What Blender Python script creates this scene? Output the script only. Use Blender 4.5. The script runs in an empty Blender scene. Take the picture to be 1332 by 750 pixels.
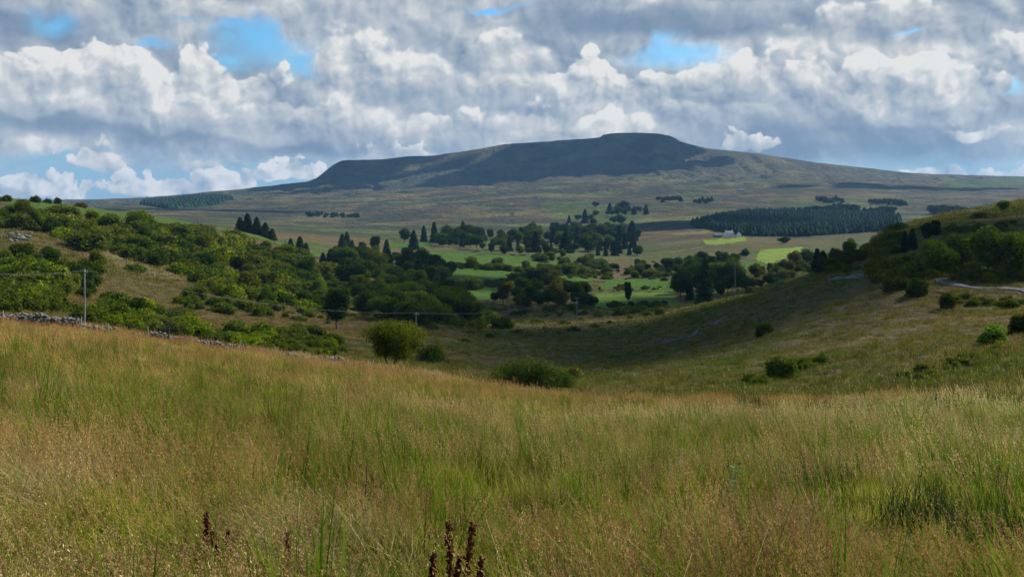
import bpy, math, random, bmesh
import numpy as np
from mathutils import Vector, Matrix
R = math.radians
rng = np.random.default_rng(7)
random.seed(7)
scene = bpy.context.scene
ROOT = scene.collection

# ---------------------------------------------------------------- camera
FOC, HOR = 1279.0, 270.0          # focal length and eye level, in units of a 1332 wide frame
cam_d = bpy.data.cameras.new('camera')
cam = bpy.data.objects.new('camera', cam_d)
ROOT.objects.link(cam)
cam_d.sensor_width = 36.0
cam_d.lens = 36.0 * FOC / 1332.0
cam_d.shift_y = -(375.0 - HOR) / 1332.0
cam_d.clip_start = 0.1
cam_d.clip_end = 60000
cam.rotation_euler = (R(90), 0, 0)
scene.camera = cam

# ---------------------------------------------------------------- numeric noise
def _hash(ix, iy, seed):
    h = (ix.astype(np.int64) * 374761393 + iy.astype(np.int64) * 668265263 + seed * 1442695041) & 0x7fffffff
    h = ((h ^ (h >> 13)) * 1274126177) & 0x7fffffff
    h = (h ^ (h >> 16)) & 0xffff
    return h / 65535.0
def vnoise(x, y, seed=0):
    ix = np.floor(x); iy = np.floor(y)
    fx = x - ix; fy = y - iy
    sx = fx*fx*fx*(fx*(fx*6-15)+10); sy = fy*fy*fy*(fy*(fy*6-15)+10)
    a = _hash(ix, iy, seed); b = _hash(ix+1, iy, seed); c = _hash(ix, iy+1, seed); d = _hash(ix+1, iy+1, seed)
    return (a + (b-a)*sx + (c-a)*sy + (a-b-c+d)*sx*sy) * 2 - 1
def fbm(x, y, seed=0, octv=4, gain=.5):
    s = np.zeros_like(x, dtype=float); a = 1.0; t = 0
    ca, sa = math.cos(.6), math.sin(.6)
    for k in range(octv):
        s += a * vnoise(x, y, seed + 17*k); t += a; a *= gain
        x, y = (ca*x - sa*y)*2.03 + 5.1, (sa*x + ca*y)*2.03 + 3.7
    return s / t
def smooth(e0, e1, x):
    t = np.clip((x-e0)/(e1-e0), 0, 1); return t*t*(3-2*t)

def pchip(xk, yk, x):
    """monotone cubic through the knots; yk is (n,) or (n,m)"""
    xk = np.asarray(xk, float); yk = np.asarray(yk, float)
    if yk.ndim == 1: return pchip(xk, yk[:, None], x)[..., 0]
    h = np.diff(xk)[:, None]; dl = np.diff(yk, axis=0) / h
    m = np.zeros_like(yk)
    s = dl[:-1]*dl[1:]
    w1 = 2*h[1:]+h[:-1]; w2 = h[1:]+2*h[:-1]
    with np.errstate(divide='ignore', invalid='ignore'):
        hm = (w1+w2)/(w1/dl[:-1]+w2/dl[1:])
    m[1:-1] = np.where(s > 0, hm, 0)
    m[0] = dl[0]; m[-1] = dl[-1]
    x = np.clip(x, xk[0], xk[-1])
    i = np.clip(np.searchsorted(xk, x) - 1, 0, len(xk)-2)
    t = ((x - xk[i]) / (xk[i+1]-xk[i]))[..., None]
    hh = h[i]
    y0, y1, m0, m1 = yk[i], yk[i+1], m[i], m[i+1]
    return ((2*t**3-3*t*t+1)*y0 + (t**3-2*t*t+t)*hh*m0 + (-2*t**3+3*t*t)*y1 + (t**3-t*t)*hh*m1)

# ---------------------------------------------------------------- terrain profile
# for a set of bearings (u): distance of the meadow's brow, its level, then level at set distances
EYE = 1.7
GROWS = [150, 200, 270, 350, 450, 600, 800, 1100, 1500, 2000, 2800, 3600, 4150, 4450, 4700]
COLS = {
 -700: (125, 396, [404, 385, 330, 285, 240, 235, 250, 262, 268, 270, 270, 268, 266, 265, 264]),
 -200: (122, 404, [408, 388, 338, 295, 252, 246, 262, 272, 276, 276, 273, 268, 266, 265, 264]),
    0: (118, 411, [413, 392, 346, 303, 263, 257, 275, 281, 281, 279, 275, 269, 267, 265, 264]),
  200: (112, 434, [446, 425, 392, 345, 306, 283, 297, 292, 286, 280, 272, 265, 262, 259, 257]),
  320: (106, 450, [458, 437, 408, 375, 338, 306, 308, 302, 294, 287, 272, 258, 252, 246, 242]),
  430: ( 98, 464, [468, 447, 424, 400, 372, 345, 326, 310, 302, 293, 272, 252, 245, 238, 231]),
  550: ( 85, 484, [482, 462, 434, 412, 394, 367, 342, 321, 306, 292, 267, 247, 240, 212, 202]),
  666: ( 75, 500, [496, 475, 448, 427, 405, 374, 349, 325, 308, 291, 265, 242, 232, 200, 186]),
  800: ( 65, 514, [492, 470, 445, 423, 406, 382, 355, 329, 308, 286, 262, 234, 220, 185, 173]),
  930: ( 60, 514, [474, 443, 410, 394, 392, 374, 345, 318, 300, 280, 258, 232, 216, 198, 190]),
 1060: ( 55, 513, [448, 402, 360, 366, 364, 352, 335, 315, 302, 281, 256, 233, 225, 216, 211]),
 1200: ( 50, 510, [418, 365, 310, 287, 305, 308, 304, 300, 290, 275, 254, 238, 232, 228, 226]),
 1332: ( 48, 503, [402, 350, 290, 262, 285, 296, 297, 293, 285, 271, 253, 241, 236, 233, 231]),
 1600: ( 48, 498, [380, 320, 265, 236, 262, 285, 290, 286, 280, 270, 255, 245, 240, 238, 236]),
 2000: ( 48, 494, [365, 305, 250, 222, 252, 280, 288, 284, 278, 270, 255, 248, 245, 243, 242]),
}
YF = np.exp(np.linspace(math.log(0.6), math.log(9000), 520))
_us = np.array(sorted(COLS))
_Z = []
for u in _us:
    Yc, vc, far = COLS[int(u)]
    vc = vc + FOC*.8/Yc
    c = EYE/Yc**2; b = (vc-HOR)/FOC - 2*EYE/Yc
    ys = [y for y in (0.6, 2, 4, 7, 12, 20, 30, 40, 50, 65, 80, 95, 110) if y < Yc*.92] + [Yc]
    zs = [-(EYE + b*y + c*y*y) for y in ys]
    fz = [-(v-HOR)/FOC*y for y, v in zip(GROWS, far)]
    yk = ys + GROWS + [5200, 6500, 9000]
    zk = zs + fz + [fz[-1]*.98 - 20, fz[-1]*.6 - 60, -60]
    _Z.append(pchip(np.log(yk), zk, np.log(YF)))
_Z = np.array(_Z)                                    # (cols, YF)
UF = np.linspace(-700, 2000, 541)
ZF = pchip(_us, _Z, UF)                              # (541, 520)
# ridge line of the mountain
RU = [-700,-100,120,200,300,400,411,420,428,436,446,500,530,562,600,652,700,740,766,780,785,800,830,855,872,880,886,900,920,945,1000,1060,1110,1200,1332,2000]
RV = [264,262,260,256,247,236,232,225,219,213,209,206.5,203,202,197,188,184,181,179.5,178,174.5,172.5,173,173,176,180,184,188,192,195,202,211,217,226.5,231,240]
def ridge_v(u): return np.interp(u, RU, RV)
_tgt = (HOR - ridge_v(UF)) / FOC * 4700
_now = np.array([np.interp(math.log(4700), np.log(YF), z) for z in ZF])
_w = smooth(4150, 4700, YF)
# the scarp: left flank of the mountain rises sharply just below the rim
ZF = ZF + (_tgt - _now)[:, None] * _w[None, :]
_sc = smooth(395, 470, UF) * (1 - smooth(880, 960, UF))
_st = smooth(4560, 4690, YF) - smooth(4150, 4690, YF)
ZF = ZF + (_sc[:, None] * _st[None, :]) * 70
# a farther low hill behind the right shoulder
ZF = ZF + (np.exp(-((UF-1150)/75.0)**2)[:, None] * np.exp(-((YF-6300)/700)**2)[None, :]) * 150
LY = np.log(YF)
def base_h(x, y):
    a = np.arctan2(x, y); r = np.hypot(x, y)
    amin, amax = math.atan((-700-666)/FOC), math.atan((2000-666)/FOC)
    ac = np.clip(a, amin, amax)
    u = 666 + FOC*np.tan(ac); Y = np.maximum(r*np.cos(ac), .7)
    fu = np.clip((u - UF[0])/(UF[1]-UF[0]), 0, len(UF)-1.001); iu = fu.astype(int); fu = fu-iu
    fy = np.clip((np.log(Y)-LY[0])/(LY[1]-LY[0]), 0, len(LY)-1.001); iy = fy.astype(int); fy = fy-iy
    return (ZF[iu, iy]*(1-fu)*(1-fy) + ZF[iu+1, iy]*fu*(1-fy) + ZF[iu, iy+1]*(1-fu)*fy + ZF[iu+1, iy+1]*fu*fy)
def height(x, y):
    x = np.asarray(x, float); y = np.asarray(y, float)
    z = base_h(x, y); r = np.hypot(x, y)
    z = z + .26*smooth(3, 9, r)*(1-.6*smooth(40, 90, r))*fbm(x/2.6, y/3.0, 3, 3)
    z = z + .35*smooth(8, 30, r)*fbm(x/9, y/9, 5, 3)*(1+smooth(100, 200, r))
    z = z + 1.3*smooth(110, 260, r)*fbm(x/38, y/38, 11, 4)
    z = z + 3.5*smooth(350, 900, r)*fbm(x/130, y/130, 21, 4)
    z = z + 9*smooth(1500, 3000, r)*fbm(x/420, y/420, 31, 5)*(1-.75*smooth(4300, 4650, r)*(1-smooth(4900,5300,r)))
    g = 1 - np.abs(fbm(x/170, y/420, 41, 4))*2.2         # gullies running down the mountain side
    z = z - 13*smooth(2900, 3900, y)*(1-smooth(4480, 4650, y))*smooth(.35, 1, g)
    g2 = 1 - np.abs(fbm(x/60, y/240, 43, 3))*2.0
    z = z - 6*smooth(3700, 4200, y)*(1-smooth(4500, 4650, y))*smooth(.3, 1, g2)
    return z
def H1(x, y): return float(height(np.array([x]), np.array([y]))[0])
_YS = np.exp(np.linspace(math.log(5), math.log(5200), 2600))
_cache = {}
def ground_at(u, v, ymin=5, ymax=5200):
    """the first ground met along the sight line of the given bearing and level, beyond ymin"""
    k = round(u*2)/2
    if k not in _cache:
        X = (k-666)/FOC*_YS; _cache[k] = HOR - FOC*height(X, _YS)/_YS
    vv = _cache[k]
    ok = (vv <= v) & (_YS > ymin) & (_YS < ymax)
    i = int(np.argmax(ok)) if ok.any() else None
    if i is None: return None
    Y = float(_YS[i]); X = (u-666)/FOC*Y
    return X, Y, H1(X, Y)
def at_dist(u, Y):
    X = (u-666)/FOC*Y
    return X, Y, H1(X, Y)

def proj(x, y, z):
    return 666 + FOC*x/y, HOR - FOC*z/y

# ---------------------------------------------------------------- node helper
class NT:
    def __init__(s, tree):
        s.t = tree; s.n = tree.nodes; s.l = tree.links
    def put(s, sock, v):
        if isinstance(v, bpy.types.NodeSocket): s.l.new(v, sock)
        elif v is not None:
            try: sock.default_value = v
            except Exception: sock.default_value = (v, v, v)
    def m(s, op, a, b=None, c=None, clamp=False):
        n = s.n.new('ShaderNodeMath'); n.operation = op; n.use_clamp = clamp
        for i, v in enumerate((a, b, c)):
            if v is not None: s.put(n.inputs[i], v)
        return n.outputs[0]
    def vm(s, op, a, b=None, c=None):
        n = s.n.new('ShaderNodeVectorMath'); n.operation = op
        for i, v in enumerate((a, b, c)):
            if v is not None:
                if op == 'SCALE' and i == 1: s.put(n.inputs[3], v)
                else: s.put(n.inputs[i], v)
        return n.outputs['Value'] if op in ('LENGTH', 'DOT_PRODUCT', 'DISTANCE') else n.outputs[0]
    def noise(s, vec, scale, detail=4, rough=.5, dist=0, color=False, dim='3D', w=None):
        n = s.n.new('ShaderNodeTexNoise'); n.noise_dimensions = dim
        s.put(n.inputs['Vector'], vec); s.put(n.inputs['Scale'], scale); s.put(n.inputs['Detail'], detail)
        s.put(n.inputs['Roughness'], rough); s.put(n.inputs['Distortion'], dist)
        if w is not None: s.put(n.inputs['W'], w)
        return n.outputs['Color'] if color else n.outputs['Fac']
    def voro(s, vec, scale, detail=0, rough=.5, smoothness=None, dim='3D', out='Distance'):
        n = s.n.new('ShaderNodeTexVoronoi'); n.voronoi_dimensions = dim
        if smoothness is not None: n.feature = 'SMOOTH_F1'; s.put(n.inputs['Smoothness'], smoothness)
        s.put(n.inputs['Vector'], vec); s.put(n.inputs['Scale'], scale); s.put(n.inputs['Detail'], detail); s.put(n.inputs['Roughness'], rough)
        return n.outputs[out]
    def ramp(s, fac, stops, interp='LINEAR'):
        n = s.n.new('ShaderNodeValToRGB'); n.color_ramp.interpolation = interp
        e = n.color_ramp.elements
        while len(e) < len(stops): e.new(0.5)
        for k, (p, c) in enumerate(stops):
            e[k].position = p; e[k].color = (*c, 1) if len(c) == 3 else c
        s.put(n.inputs[0], fac); return n.outputs[0]
    def mix(s, f, a, b, mode='MIX'):
        n = s.n.new('ShaderNodeMix'); n.data_type = 'RGBA'; n.blend_type = mode
        s.put(n.inputs[0], f)
        for i, v in ((6, a), (7, b)):
            if isinstance(v, tuple) and len(v) == 3: v = (*v, 1)
            s.put(n.inputs[i], v)
        return n.outputs[2]
    def mr(s, v, a, b, c=0, d=1, kind='SMOOTHSTEP'):
        n = s.n.new('ShaderNodeMapRange'); n.interpolation_type = kind
        for i, q in enumerate((v, a, b, c, d)): s.put(n.inputs[i], q)
        return n.outputs[0]
    def comb(s, x, y, z):
        n = s.n.new('ShaderNodeCombineXYZ')
        for i, v in enumerate((x, y, z)): s.put(n.inputs[i], v)
        return n.outputs[0]
    def sep(s, v):
        n = s.n.new('ShaderNodeSeparateXYZ'); s.put(n.inputs[0], v); return n.outputs
    def new(s, t): return s.n.new(t)
    def attr(s, name, kind='GEOMETRY', out='Fac'):
        n = s.n.new('ShaderNodeAttribute'); n.attribute_name = name; n.attribute_type = kind; return n.outputs[out]

# ---------------------------------------------------------------- sun, sky
SUN_AZ, SUN_EL = R(62), R(40)          # to the right of the view and somewhat ahead
sdir = Vector((math.sin(SUN_AZ)*math.cos(SUN_EL), math.cos(SUN_AZ)*math.cos(SUN_EL), math.sin(SUN_EL)))
sun_d = bpy.data.lights.new('sun', 'SUN'); sun_d.energy = 5.0; sun_d.angle = R(.53); sun_d.color = (1, .94, .84)
sun = bpy.data.objects.new('sun', sun_d); ROOT.objects.link(sun)
sun.rotation_euler = sdir.to_track_quat('Z', 'Y').to_euler(); sun.location = (0, 0, 50)

world = bpy.data.worlds.new('World'); scene.world = world; world.use_nodes = True
world.node_tree.nodes.clear()
W = NT(world.node_tree)
STR = .09
tc = W.new('ShaderNodeTexCoord').outputs['Generated']
sky = W.new('ShaderNodeTexSky'); sky.sky_type = 'NISHITA'; sky.sun_disc = False
sky.sun_elevation = SUN_EL; sky.sun_rotation = SUN_AZ; sky.air_density = 1.3; sky.dust_density = .6; sky.ozone_density = 2.0
dx, dy, dz = W.sep(tc)
az = W.m('MULTIPLY', W.m('ARCTAN2', dx, dy), 12.79)
el = W.m('MULTIPLY', W.m('ARCSINE', dz), 12.79)
P0 = W.comb(az, el, 0.0)
wn = W.noise(P0, .9, 3, .5, color=True, dim='2D')
wn2 = W.noise(P0, 3.2, 4, .58, color=True, dim='2D')
Pw = W.vm('ADD', P0, W.vm('SCALE', W.vm('SUBTRACT', wn, (.5, .5, .5)), .30))
Pw = W.vm('ADD', Pw, W.vm('SCALE', W.vm('SUBTRACT', wn2, (.5, .5, .5)), .07))
Pl = W.vm('ADD', P0, W.vm('SCALE', W.vm('SUBTRACT', wn, (.5, .5, .5)), .22)); Pl = W.vm('ADD', Pl, W.vm('SCALE', W.vm('SUBTRACT', wn2, (.5, .5, .5)), .22))
def billow(P):
    a = W.voro(P, 1.45, 3.4, .50, dim='2D')
    return W.m('SUBTRACT', 1.0, W.m('MULTIPLY', a, 1.15))
def fine(P):
    return W.m('SUBTRACT', 1.0, W.m('MULTIPLY', W.voro(P, 4.2, 1.6, .5, dim='2D'), 1.15))
B = billow(Pw)
LDIR = (.10, .14, 0)
BL = billow(W.vm('ADD', Pw, LDIR))
relief = W.m('MULTIPLY', W.m('SUBTRACT', B, BL), .9)
F1 = fine(Pl); F2 = fine(W.vm('ADD', Pl, (.045, .06, 0))); relief_f = W.m('MULTIPLY', W.m('SUBTRACT', F1, F2), .9)
soft = W.noise(P0, .8, 3, .45, dim='2D')
soft2 = W.noise(W.vm('ADD', P0, (.22, .30, 0)), .8, 3, .45, dim='2D')
relief2 = W.m('MULTIPLY', W.m('SUBTRACT', soft, soft2), 2.4)
px_, pz_, _ = W.sep(Pw)
def cl(u, v):
    """a direction given by its bearing and level"""
    x = (u-666)/FOC; z = (HOR-v)/FOC
    return math.atan2(x, 1)*12.79, math.asin(z/math.sqrt(1+x*x+z*z))*12.79
# one heap of cloud as a reusable group
bt = bpy.data.node_groups.new('cloud_heap', 'ShaderNodeTree')
for nm, ty in (('Vector', 'NodeSocketVector'), ('Centre', 'NodeSocketVector'), ('Up', 'NodeSocketVector'), ('Down', 'NodeSocketVector'), ('Edge', 'NodeSocketFloat'), ('Soft', 'NodeSocketFloat')):
    bt.interface.new_socket(nm, in_out='INPUT', socket_type=ty)
bt.interface.new_socket('Alpha', in_out='OUTPUT', socket_type='NodeSocketFloat')
bt.interface.new_socket('Height', in_out='OUTPUT', socket_type='NodeSocketFloat')
G = NT(bt); gi = G.new('NodeGroupInput').outputs; gout = G.new('NodeGroupOutput')
dd = G.vm('SUBTRACT', gi['Vector'], gi['Centre'])
ddu = G.vm('MULTIPLY', dd, gi['Up'])
q = G.vm('MAXIMUM', ddu, G.vm('MULTIPLY', dd, gi['Down']))
hgt_ = G.sep(ddu)[1]
f = G.m('SUBTRACT', G.m('MULTIPLY_ADD', G.m('SUBTRACT', gi['Edge'], 1.0), G.m('MULTIPLY_ADD', hgt_, 1.1, .55, clamp=True), 1.0), G.vm('LENGTH', q))
G.l.new(G.mr(f, 0.0, gi['Soft']), gout.inputs[0])
G.l.new(hgt_, gout.inputs[1])
edges = {}
def blob(u, v, rx, rt, rb, amp=.5, sft=.22, P=None):
    if amp not in edges: edges[amp] = W.m('MULTIPLY_ADD', F1 if amp >= 1.0 else B, amp, 1 - .45*amp)
    fn_ = amp >= 1.0
    n = W.new('ShaderNodeGroup'); n.node_tree = bt
    W.put(n.inputs[0], Pw if P is None else P)
    n.inputs[1].default_value = (*cl(u, v), 0)
    n.inputs[2].default_value = (100/rx, 100/rt, 0); n.inputs[3].default_value = (-100/rx, -100/rb, 0)
    W.put(n.inputs[4], edges[amp]); n.inputs[5].default_value = sft
    return n.outputs[0], n.outputs[1]
def vcol(r, g, b):
    g22 = [((c/255)/12.92 if c/255 < .04045 else ((c/255+.055)/1.055)**2.4) for c in (r, g, b)]
    return tuple(c/STR*.62 for c in g22)
CR = [(0.0, vcol(100, 123, 150)), (.24, vcol(132, 152, 175)), (.48, vcol(168, 181, 195)), (.72, vcol(200, 206, 211)), (.98, vcol(240, 239, 236))]
skyc = W.mix(1.0, sky.outputs[0], (.42, .84, 1.18), 'MULTIPLY')
# thin veil towards the horizon
lowz = W.mr(el, 2.4, .1)
skyc = W.mix(W.m('MULTIPLY', lowz, .85), skyc, vcol(150, 188, 216))
# general cover with openings
cov = W.m('ADD', W.m('MULTIPLY', W.noise(P0, .55, 3, .5, dim='2D'), 1.0), W.m('MULTIPLY', W.m('SUBTRACT', B, .5), .25))
cover = W.mr(cov, .36, .52)
lowcut = W.mr(el, .15, .8)
holes = None
for h in [(345, 50, 92, 50, 54), (400, 76, 80, 26, 32), (300, 78, 50, 26, 20), (66, 28, 44, 20, 16), (195, 58, 38, 14, 14), (880, 64, 112, 34, 32), (245, 20, 40, 12, 12), (60, 205, 110, 14, 18), (1180, 40, 30, 7, 7),
          (640, 8, 60, 6, 8), (1310, 110, 30, 14, 14), (330, 228, 190, 22, 30), (110, 222, 150, 22, 26), (0, 150, 20, 20, 20)]:
    a, _ = blob(*h, amp=.9, sft=.8, P=Pw)
    holes = a if holes is None else W.m('MAXIMUM', holes, a)
cover = W.m('MULTIPLY', W.m('MAXIMUM', cover, W.mr(el, 5.0, 2.6)), lowcut)
cover = W.m('MULTIPLY', cover, W.m('SUBTRACT', 1.0, holes))
bs = W.m('MULTIPLY_ADD', soft, .9, -.0)
# individual cloud heaps, far to near: u, v, rx, r_up, r_down, top light, base light, relief, edge softness
CL = [
 (20, 236, 40, 22, 20, .95, .66, .4, .3), (85, 244, 30, 16, 16, .92, .7, .4, .3), (190, 240, 56, 22, 14, .95, .66, .4, .3), (275, 236, 60, 20, 18, .92, .62, .4, .35),
 (375, 224, 60, 17, 14, .95, .66, .4, .35), (135, 208, 40, 17, 13, .78, .55, .3, .45), (10, 190, 50, 30, 20, .66, .5, .3, .6), (250, 212, 70, 10, 10, .6, .45, .3, .6),
 (1275, 222, 150, 12, 9, .85, .6, .3, .5), (1110, 218, 70, 9, 8, .7, .45, .3, .5), (1290, 196, 100, 22, 14, .40, .2, .3, .6), (1000, 205, 200, 20, 16, .3, .25, .3, .6),
 (1010, 190, 140, 60, 34, .16, .04, .35, .6), (1180, 185, 160, 50, 34, .20, .08, .35, .6),
 (975, 186, 44, 20, 14, .85, .40, .6, .3), (1270, 172, 64, 16, 10, .70, .5, .4, .45),
 (60, 150, 150, 60, 30, .5, .02, .4, .5), (220, 165, 160, 45, 28, .36, .04, .4, .5), (390, 188, 120, 34, 22, .30, .08, .4, .5), (560, 60, 240, 120, 120, .55, .40, .3, .7),
 (40, 90, 80, 55, 60, 1.02, .38, .85, .2), (150, 85, 66, 60, 75, 1.08, .36, .85, .18), (215, 130, 70, 45, 45, .95, .30, .7, .3),
 (300, 118, 80, 60, 62, 1.0, .34, .8, .2), (262, 100, 44, 48, 30, .98, .6, .8, .2), (360, 150, 75, 48, 42, .95, .30, .7, .3),
 (470, 75, 90, 55, 60, .84, .45, .6, .45), (455, 155, 84, 55, 48, .90, .25, .7, .35), (560, 172, 90, 50, 34, .98, .20, .7, .35), (520, 205, 66, 22, 16, .74, .34, .5, .4),
 (560, 95, 85, 60, 50, .95, .34, .7, .35), (655, 115, 84, 54, 34, 1.05, .25, .7, .3), (700, 165, 100, 45, 26, .95, .30, .7, .35), (665, 65, 80, 40, 40, .86, .36, .6, .4),
 (765, 95, 56, 42, 70, 1.04, .45, .85, .2), (830, 118, 88, 38, 50, 1.05, .40, .85, .22), (790, 160, 80, 36, 28, 1.0, .45, .7, .3), (930, 108, 84, 32, 34, 1.05, .25, .8, .22),
 (985, 95, 60, 38, 45, .95, .32, .8, .22), (1050, 110, 65, 50, 50, .98, .30, .85, .22), (1110, 150, 84, 35, 25, .50, .12, .6, .4),
 (1165, 95, 70, 52, 62, 1.06, .36, .85, .18), (1235, 110, 72, 62, 48, 1.06, .38, .85, .18), (1185, 138, 74, 30, 28, .8, .36, .7, .3), (1300, 105, 16, 18, 22, .9, .5, .6, .4),
 (1300, 60, 70, 26, 30, .84, .56, .5, .4),
 (960, 14, 280, 30, 40, .50, .0, .5, .5), (820, 22, 190, 26, 28, .22, .02, .4, .6), (1130, 22, 120, 30, 28, .80, .36, .6, .4), (1290, 10, 90, 30, 28, .6, .40, .5, .5),
 (150, 0, 210, 20, 36, .62, .28, .5, .5), (255, 10, 110, 22, 24, .68, .34, .5, .45), (385, 47, 46, 15, 17, .62, .48, .4, .5),
]
rel_all = W.m('MULTIPLY_ADD', relief2, .20, W.m('MULTIPLY_ADD', relief, .62, W.m('MULTIPLY', relief_f, .26)))
tot = None
nb_ = 0; Pk, Plk = Pw, Pl
for (u, v, rx, rt, rb, tl, bl_, rel, sf) in CL:
    nb_ += 1
    if nb_ % 6 == 0:
        # chain the batches one after the other (keeps the compiled sky small)
        tiny = W.comb(W.m('MULTIPLY', tot, 1e-7), 0.0, 0.0)
        Pk = W.vm('ADD', Pw, tiny); Plk = W.vm('ADD', Pl, tiny)
    low = rt < 26 and v > 165
    if low and u < 450: rx *= 1.25; rt *= 1.35; rb *= 1.2
    a, hh = blob(u, v, rx, rt, rb, 1.0 if low else (.88 if tl > .7 else .6), sf*(.75 if tl > .7 else 1.15), Plk if low else Pk)
    s = W.mr(hh, -rb/rt, .8, bl_, tl, 'LINEAR')
    # light level of this heap laid over what stands behind it
    if tot is None: tot = bs
    mx = W.new('ShaderNodeMix'); mx.data_type = 'FLOAT'
    W.put(mx.inputs[0], a); W.put(mx.inputs[2], tot); W.put(mx.inputs[3], s); tot = mx.outputs[0]
    cover = W.m('MAXIMUM', cover, a if tl > .7 or v < 20 or v > 120 else W.m('MULTIPLY', a, W.m('SUBTRACT', 1.0, holes)))
lum = W.m('MULTIPLY_ADD', rel_all, W.mr(tot, .15, .75, .22, 1.0, 'LINEAR'), W.m('MULTIPLY_ADD', tot, .90, .12))
col = W.mix(cover, skyc, W.ramp(lum, CR))
bg = W.new('ShaderNodeBackground'); W.put(bg.inputs[0], col); bg.inputs[1].default_value = STR
wo = W.new('ShaderNodeOutputWorld'); W.l.new(bg.outputs[0], wo.inputs[0])
world.cycles.sampling_method = 'MANUAL'; world.cycles.sample_map_resolution = 256

scene.view_settings.view_transform = 'Standard'; scene.view_settings.look = 'None'
scene.view_settings.gamma = 1; scene.view_settings.exposure = 0.6
# ---------------------------------------------------------------- mesh helper
def mesh_np(name, verts, faces=None, quads=None, mat=None, smoothf=True):
    me = bpy.data.meshes.new(name)
    verts = np.asarray(verts, np.float32)
    if quads is not None:
        q = np.asarray(quads, np.int32); n = q.shape[1]
        me.vertices.add(len(verts)); me.vertices.foreach_set('co', verts.ravel())
        me.loops.add(q.size); me.loops.foreach_set('vertex_index', q.ravel())
        me.polygons.add(len(q)); me.polygons.foreach_set('loop_start', np.arange(0, q.size, n, dtype=np.int32))
        me.polygons.foreach_set('loop_total', np.full(len(q), n, np.int32))
        me.update(calc_edges=True)
    else:
        me.from_pydata(verts.tolist(), [], faces); me.update()
    if smoothf: me.polygons.foreach_set('use_smooth', np.ones(len(me.polygons), bool))
    if mat: me.materials.append(mat)
    return me
def link(name, me, parent=None, loc=(0, 0, 0), rz=0, sc=None):
    o = bpy.data.objects.new(name, me); ROOT.objects.link(o)
    o.location = loc; o.rotation_euler = (0, 0, rz)
    if sc is not None: o.scale = (sc, sc, sc) if not isinstance(sc, tuple) else sc
    if parent: o.parent = parent
    return o
def tag(o, label=None, cat=None, group=None, kind=None):
    if label: o['label'] = label
    if cat: o['category'] = cat
    if group: o['group'] = group
    if kind: o['kind'] = kind
    return o
def material(name):
    m = bpy.data.materials.new(name); m.use_nodes = True
    m.node_tree.nodes.clear(); t = NT(m.node_tree)
    out = t.new('ShaderNodeOutputMaterial')
    return m, t, out

def in_poly(u, v, poly):
    c = np.zeros(u.shape, bool); n = len(poly); j = n-1
    for i in range(n):
        xi, yi = poly[i]; xj, yj = poly[j]
        if yi != yj:
            c ^= ((yi > v) != (yj > v)) & (u < (xj-xi)*(v-yi)/(yj-yi)+xi)
        j = i
    return c

# ---------------------------------------------------------------- the ground sheet
def az_list():
    a = list(np.arange(-180, -50, 3.0)) + list(np.arange(-50, -30, .6)) + list(np.arange(-30, 30, .085)) + list(np.arange(30, 50, .6)) + list(np.arange(50, 180, 3.0))
    return np.radians(np.array(a))
AZ = az_list()
RR = np.concatenate([[.0], np.exp(np.linspace(math.log(.8), math.log(100), 130)), np.exp(np.linspace(math.log(100), math.log(5300), 430))[1:], np.exp(np.linspace(math.log(5300), math.log(10500), 30))[1:]])
AA, RG = np.meshgrid(AZ, RR, indexing='ij')
GX, GY = RG*np.sin(AA), RG*np.cos(AA)
GZ = height(GX, GY)
na, nr = GX.shape
idx = np.arange(na*nr).reshape(na, nr)
nxt = np.roll(idx, -1, axis=0)
quads = np.stack([idx[:, :-1], idx[:, 1:], nxt[:, 1:], nxt[:, :-1]], -1).reshape(-1, 4)[:, ::-1]
gx, gy, gz = GX.ravel(), GY.ravel(), GZ.ravel()
fy_ = np.maximum(gy, 1)
gu = 666 + FOC*gx/fy_; gv = HOR - FOC*gz/fy_
# pasture fields in the valley: outline seen from the meadow and distance span
FIELDS = [
 ([(560,327),(640,331),(735,336),(760,348),(700,352),(640,345),(585,342),(560,336)], 500, 1400, 1.0),
 ([(575,345),(650,349),(735,352),(775,362),(740,372),(660,368),(640,392),(585,385),(575,360)], 420, 1200, .95),
 ([(790,362),(880,360),(905,374),(870,378),(780,376)], 420, 1200, .9),
 ([(770,380),(880,378),(885,398),(820,404),(770,398)], 380, 1100, 1.15),
 ([(985,324),(1045,320),(1040,334),(1000,343),(985,340)], 500, 1500, 1.5),
 ([(970,340),(1010,344),(985,352),(960,352)], 400, 1500, 1.0),
 ([(913,312),(965,308),(972,313),(940,318),(916,318)], 500, 1600, 1.5),
 ([(500,314),(560,316),(560,322),(505,322)], 500, 1800, .8),
 ([(600,330),(760,300),(740,292),(700,296)], 9000, 9001, .0),
 ([(1230,236),(1332,231),(1332,240),(1240,246)], 2500, 5200, .7),
 ([(700,262),(760,262),(850,280),(800,292),(730,285),(705,275)], 1400, 4000, .45),
 ([(1010,262),(1120,256),(1190,262),(1150,272),(1030,274)], 1400, 4200, .35),
 ([(1120,326),(1200,300),(1190,312),(1130,340)], 150, 600, .8),
 ([(0,258),(60,261),(160,273),(300,290),(400,318),(440,345),(400,328),(300,302),(150,284),(0,266)], 330, 720, .62),
 ([(620,428),(760,426),(740,455),(640,452)], 9000, 9001, 0),
]
def field_at(x, y):
    u, v = proj(x, np.maximum(y, 1), height(x, y)); u = u+fbm(x/60, y/60, 61, 3)*6; v = v+fbm(x/60, y/60, 71, 3)*2
    f_ = np.zeros(len(x))
    for poly, y0, y1, s in FIELDS:
        k = in_poly(u, v, poly) & (y > y0) & (y < y1); f_[k] = np.maximum(f_[k], s)
    return f_
wob_u = fbm(gx/60, gy/60, 61, 3)*6; wob_v = fbm(gx/60, gy/60, 71, 3)*2
field = np.zeros(len(gx))
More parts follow.
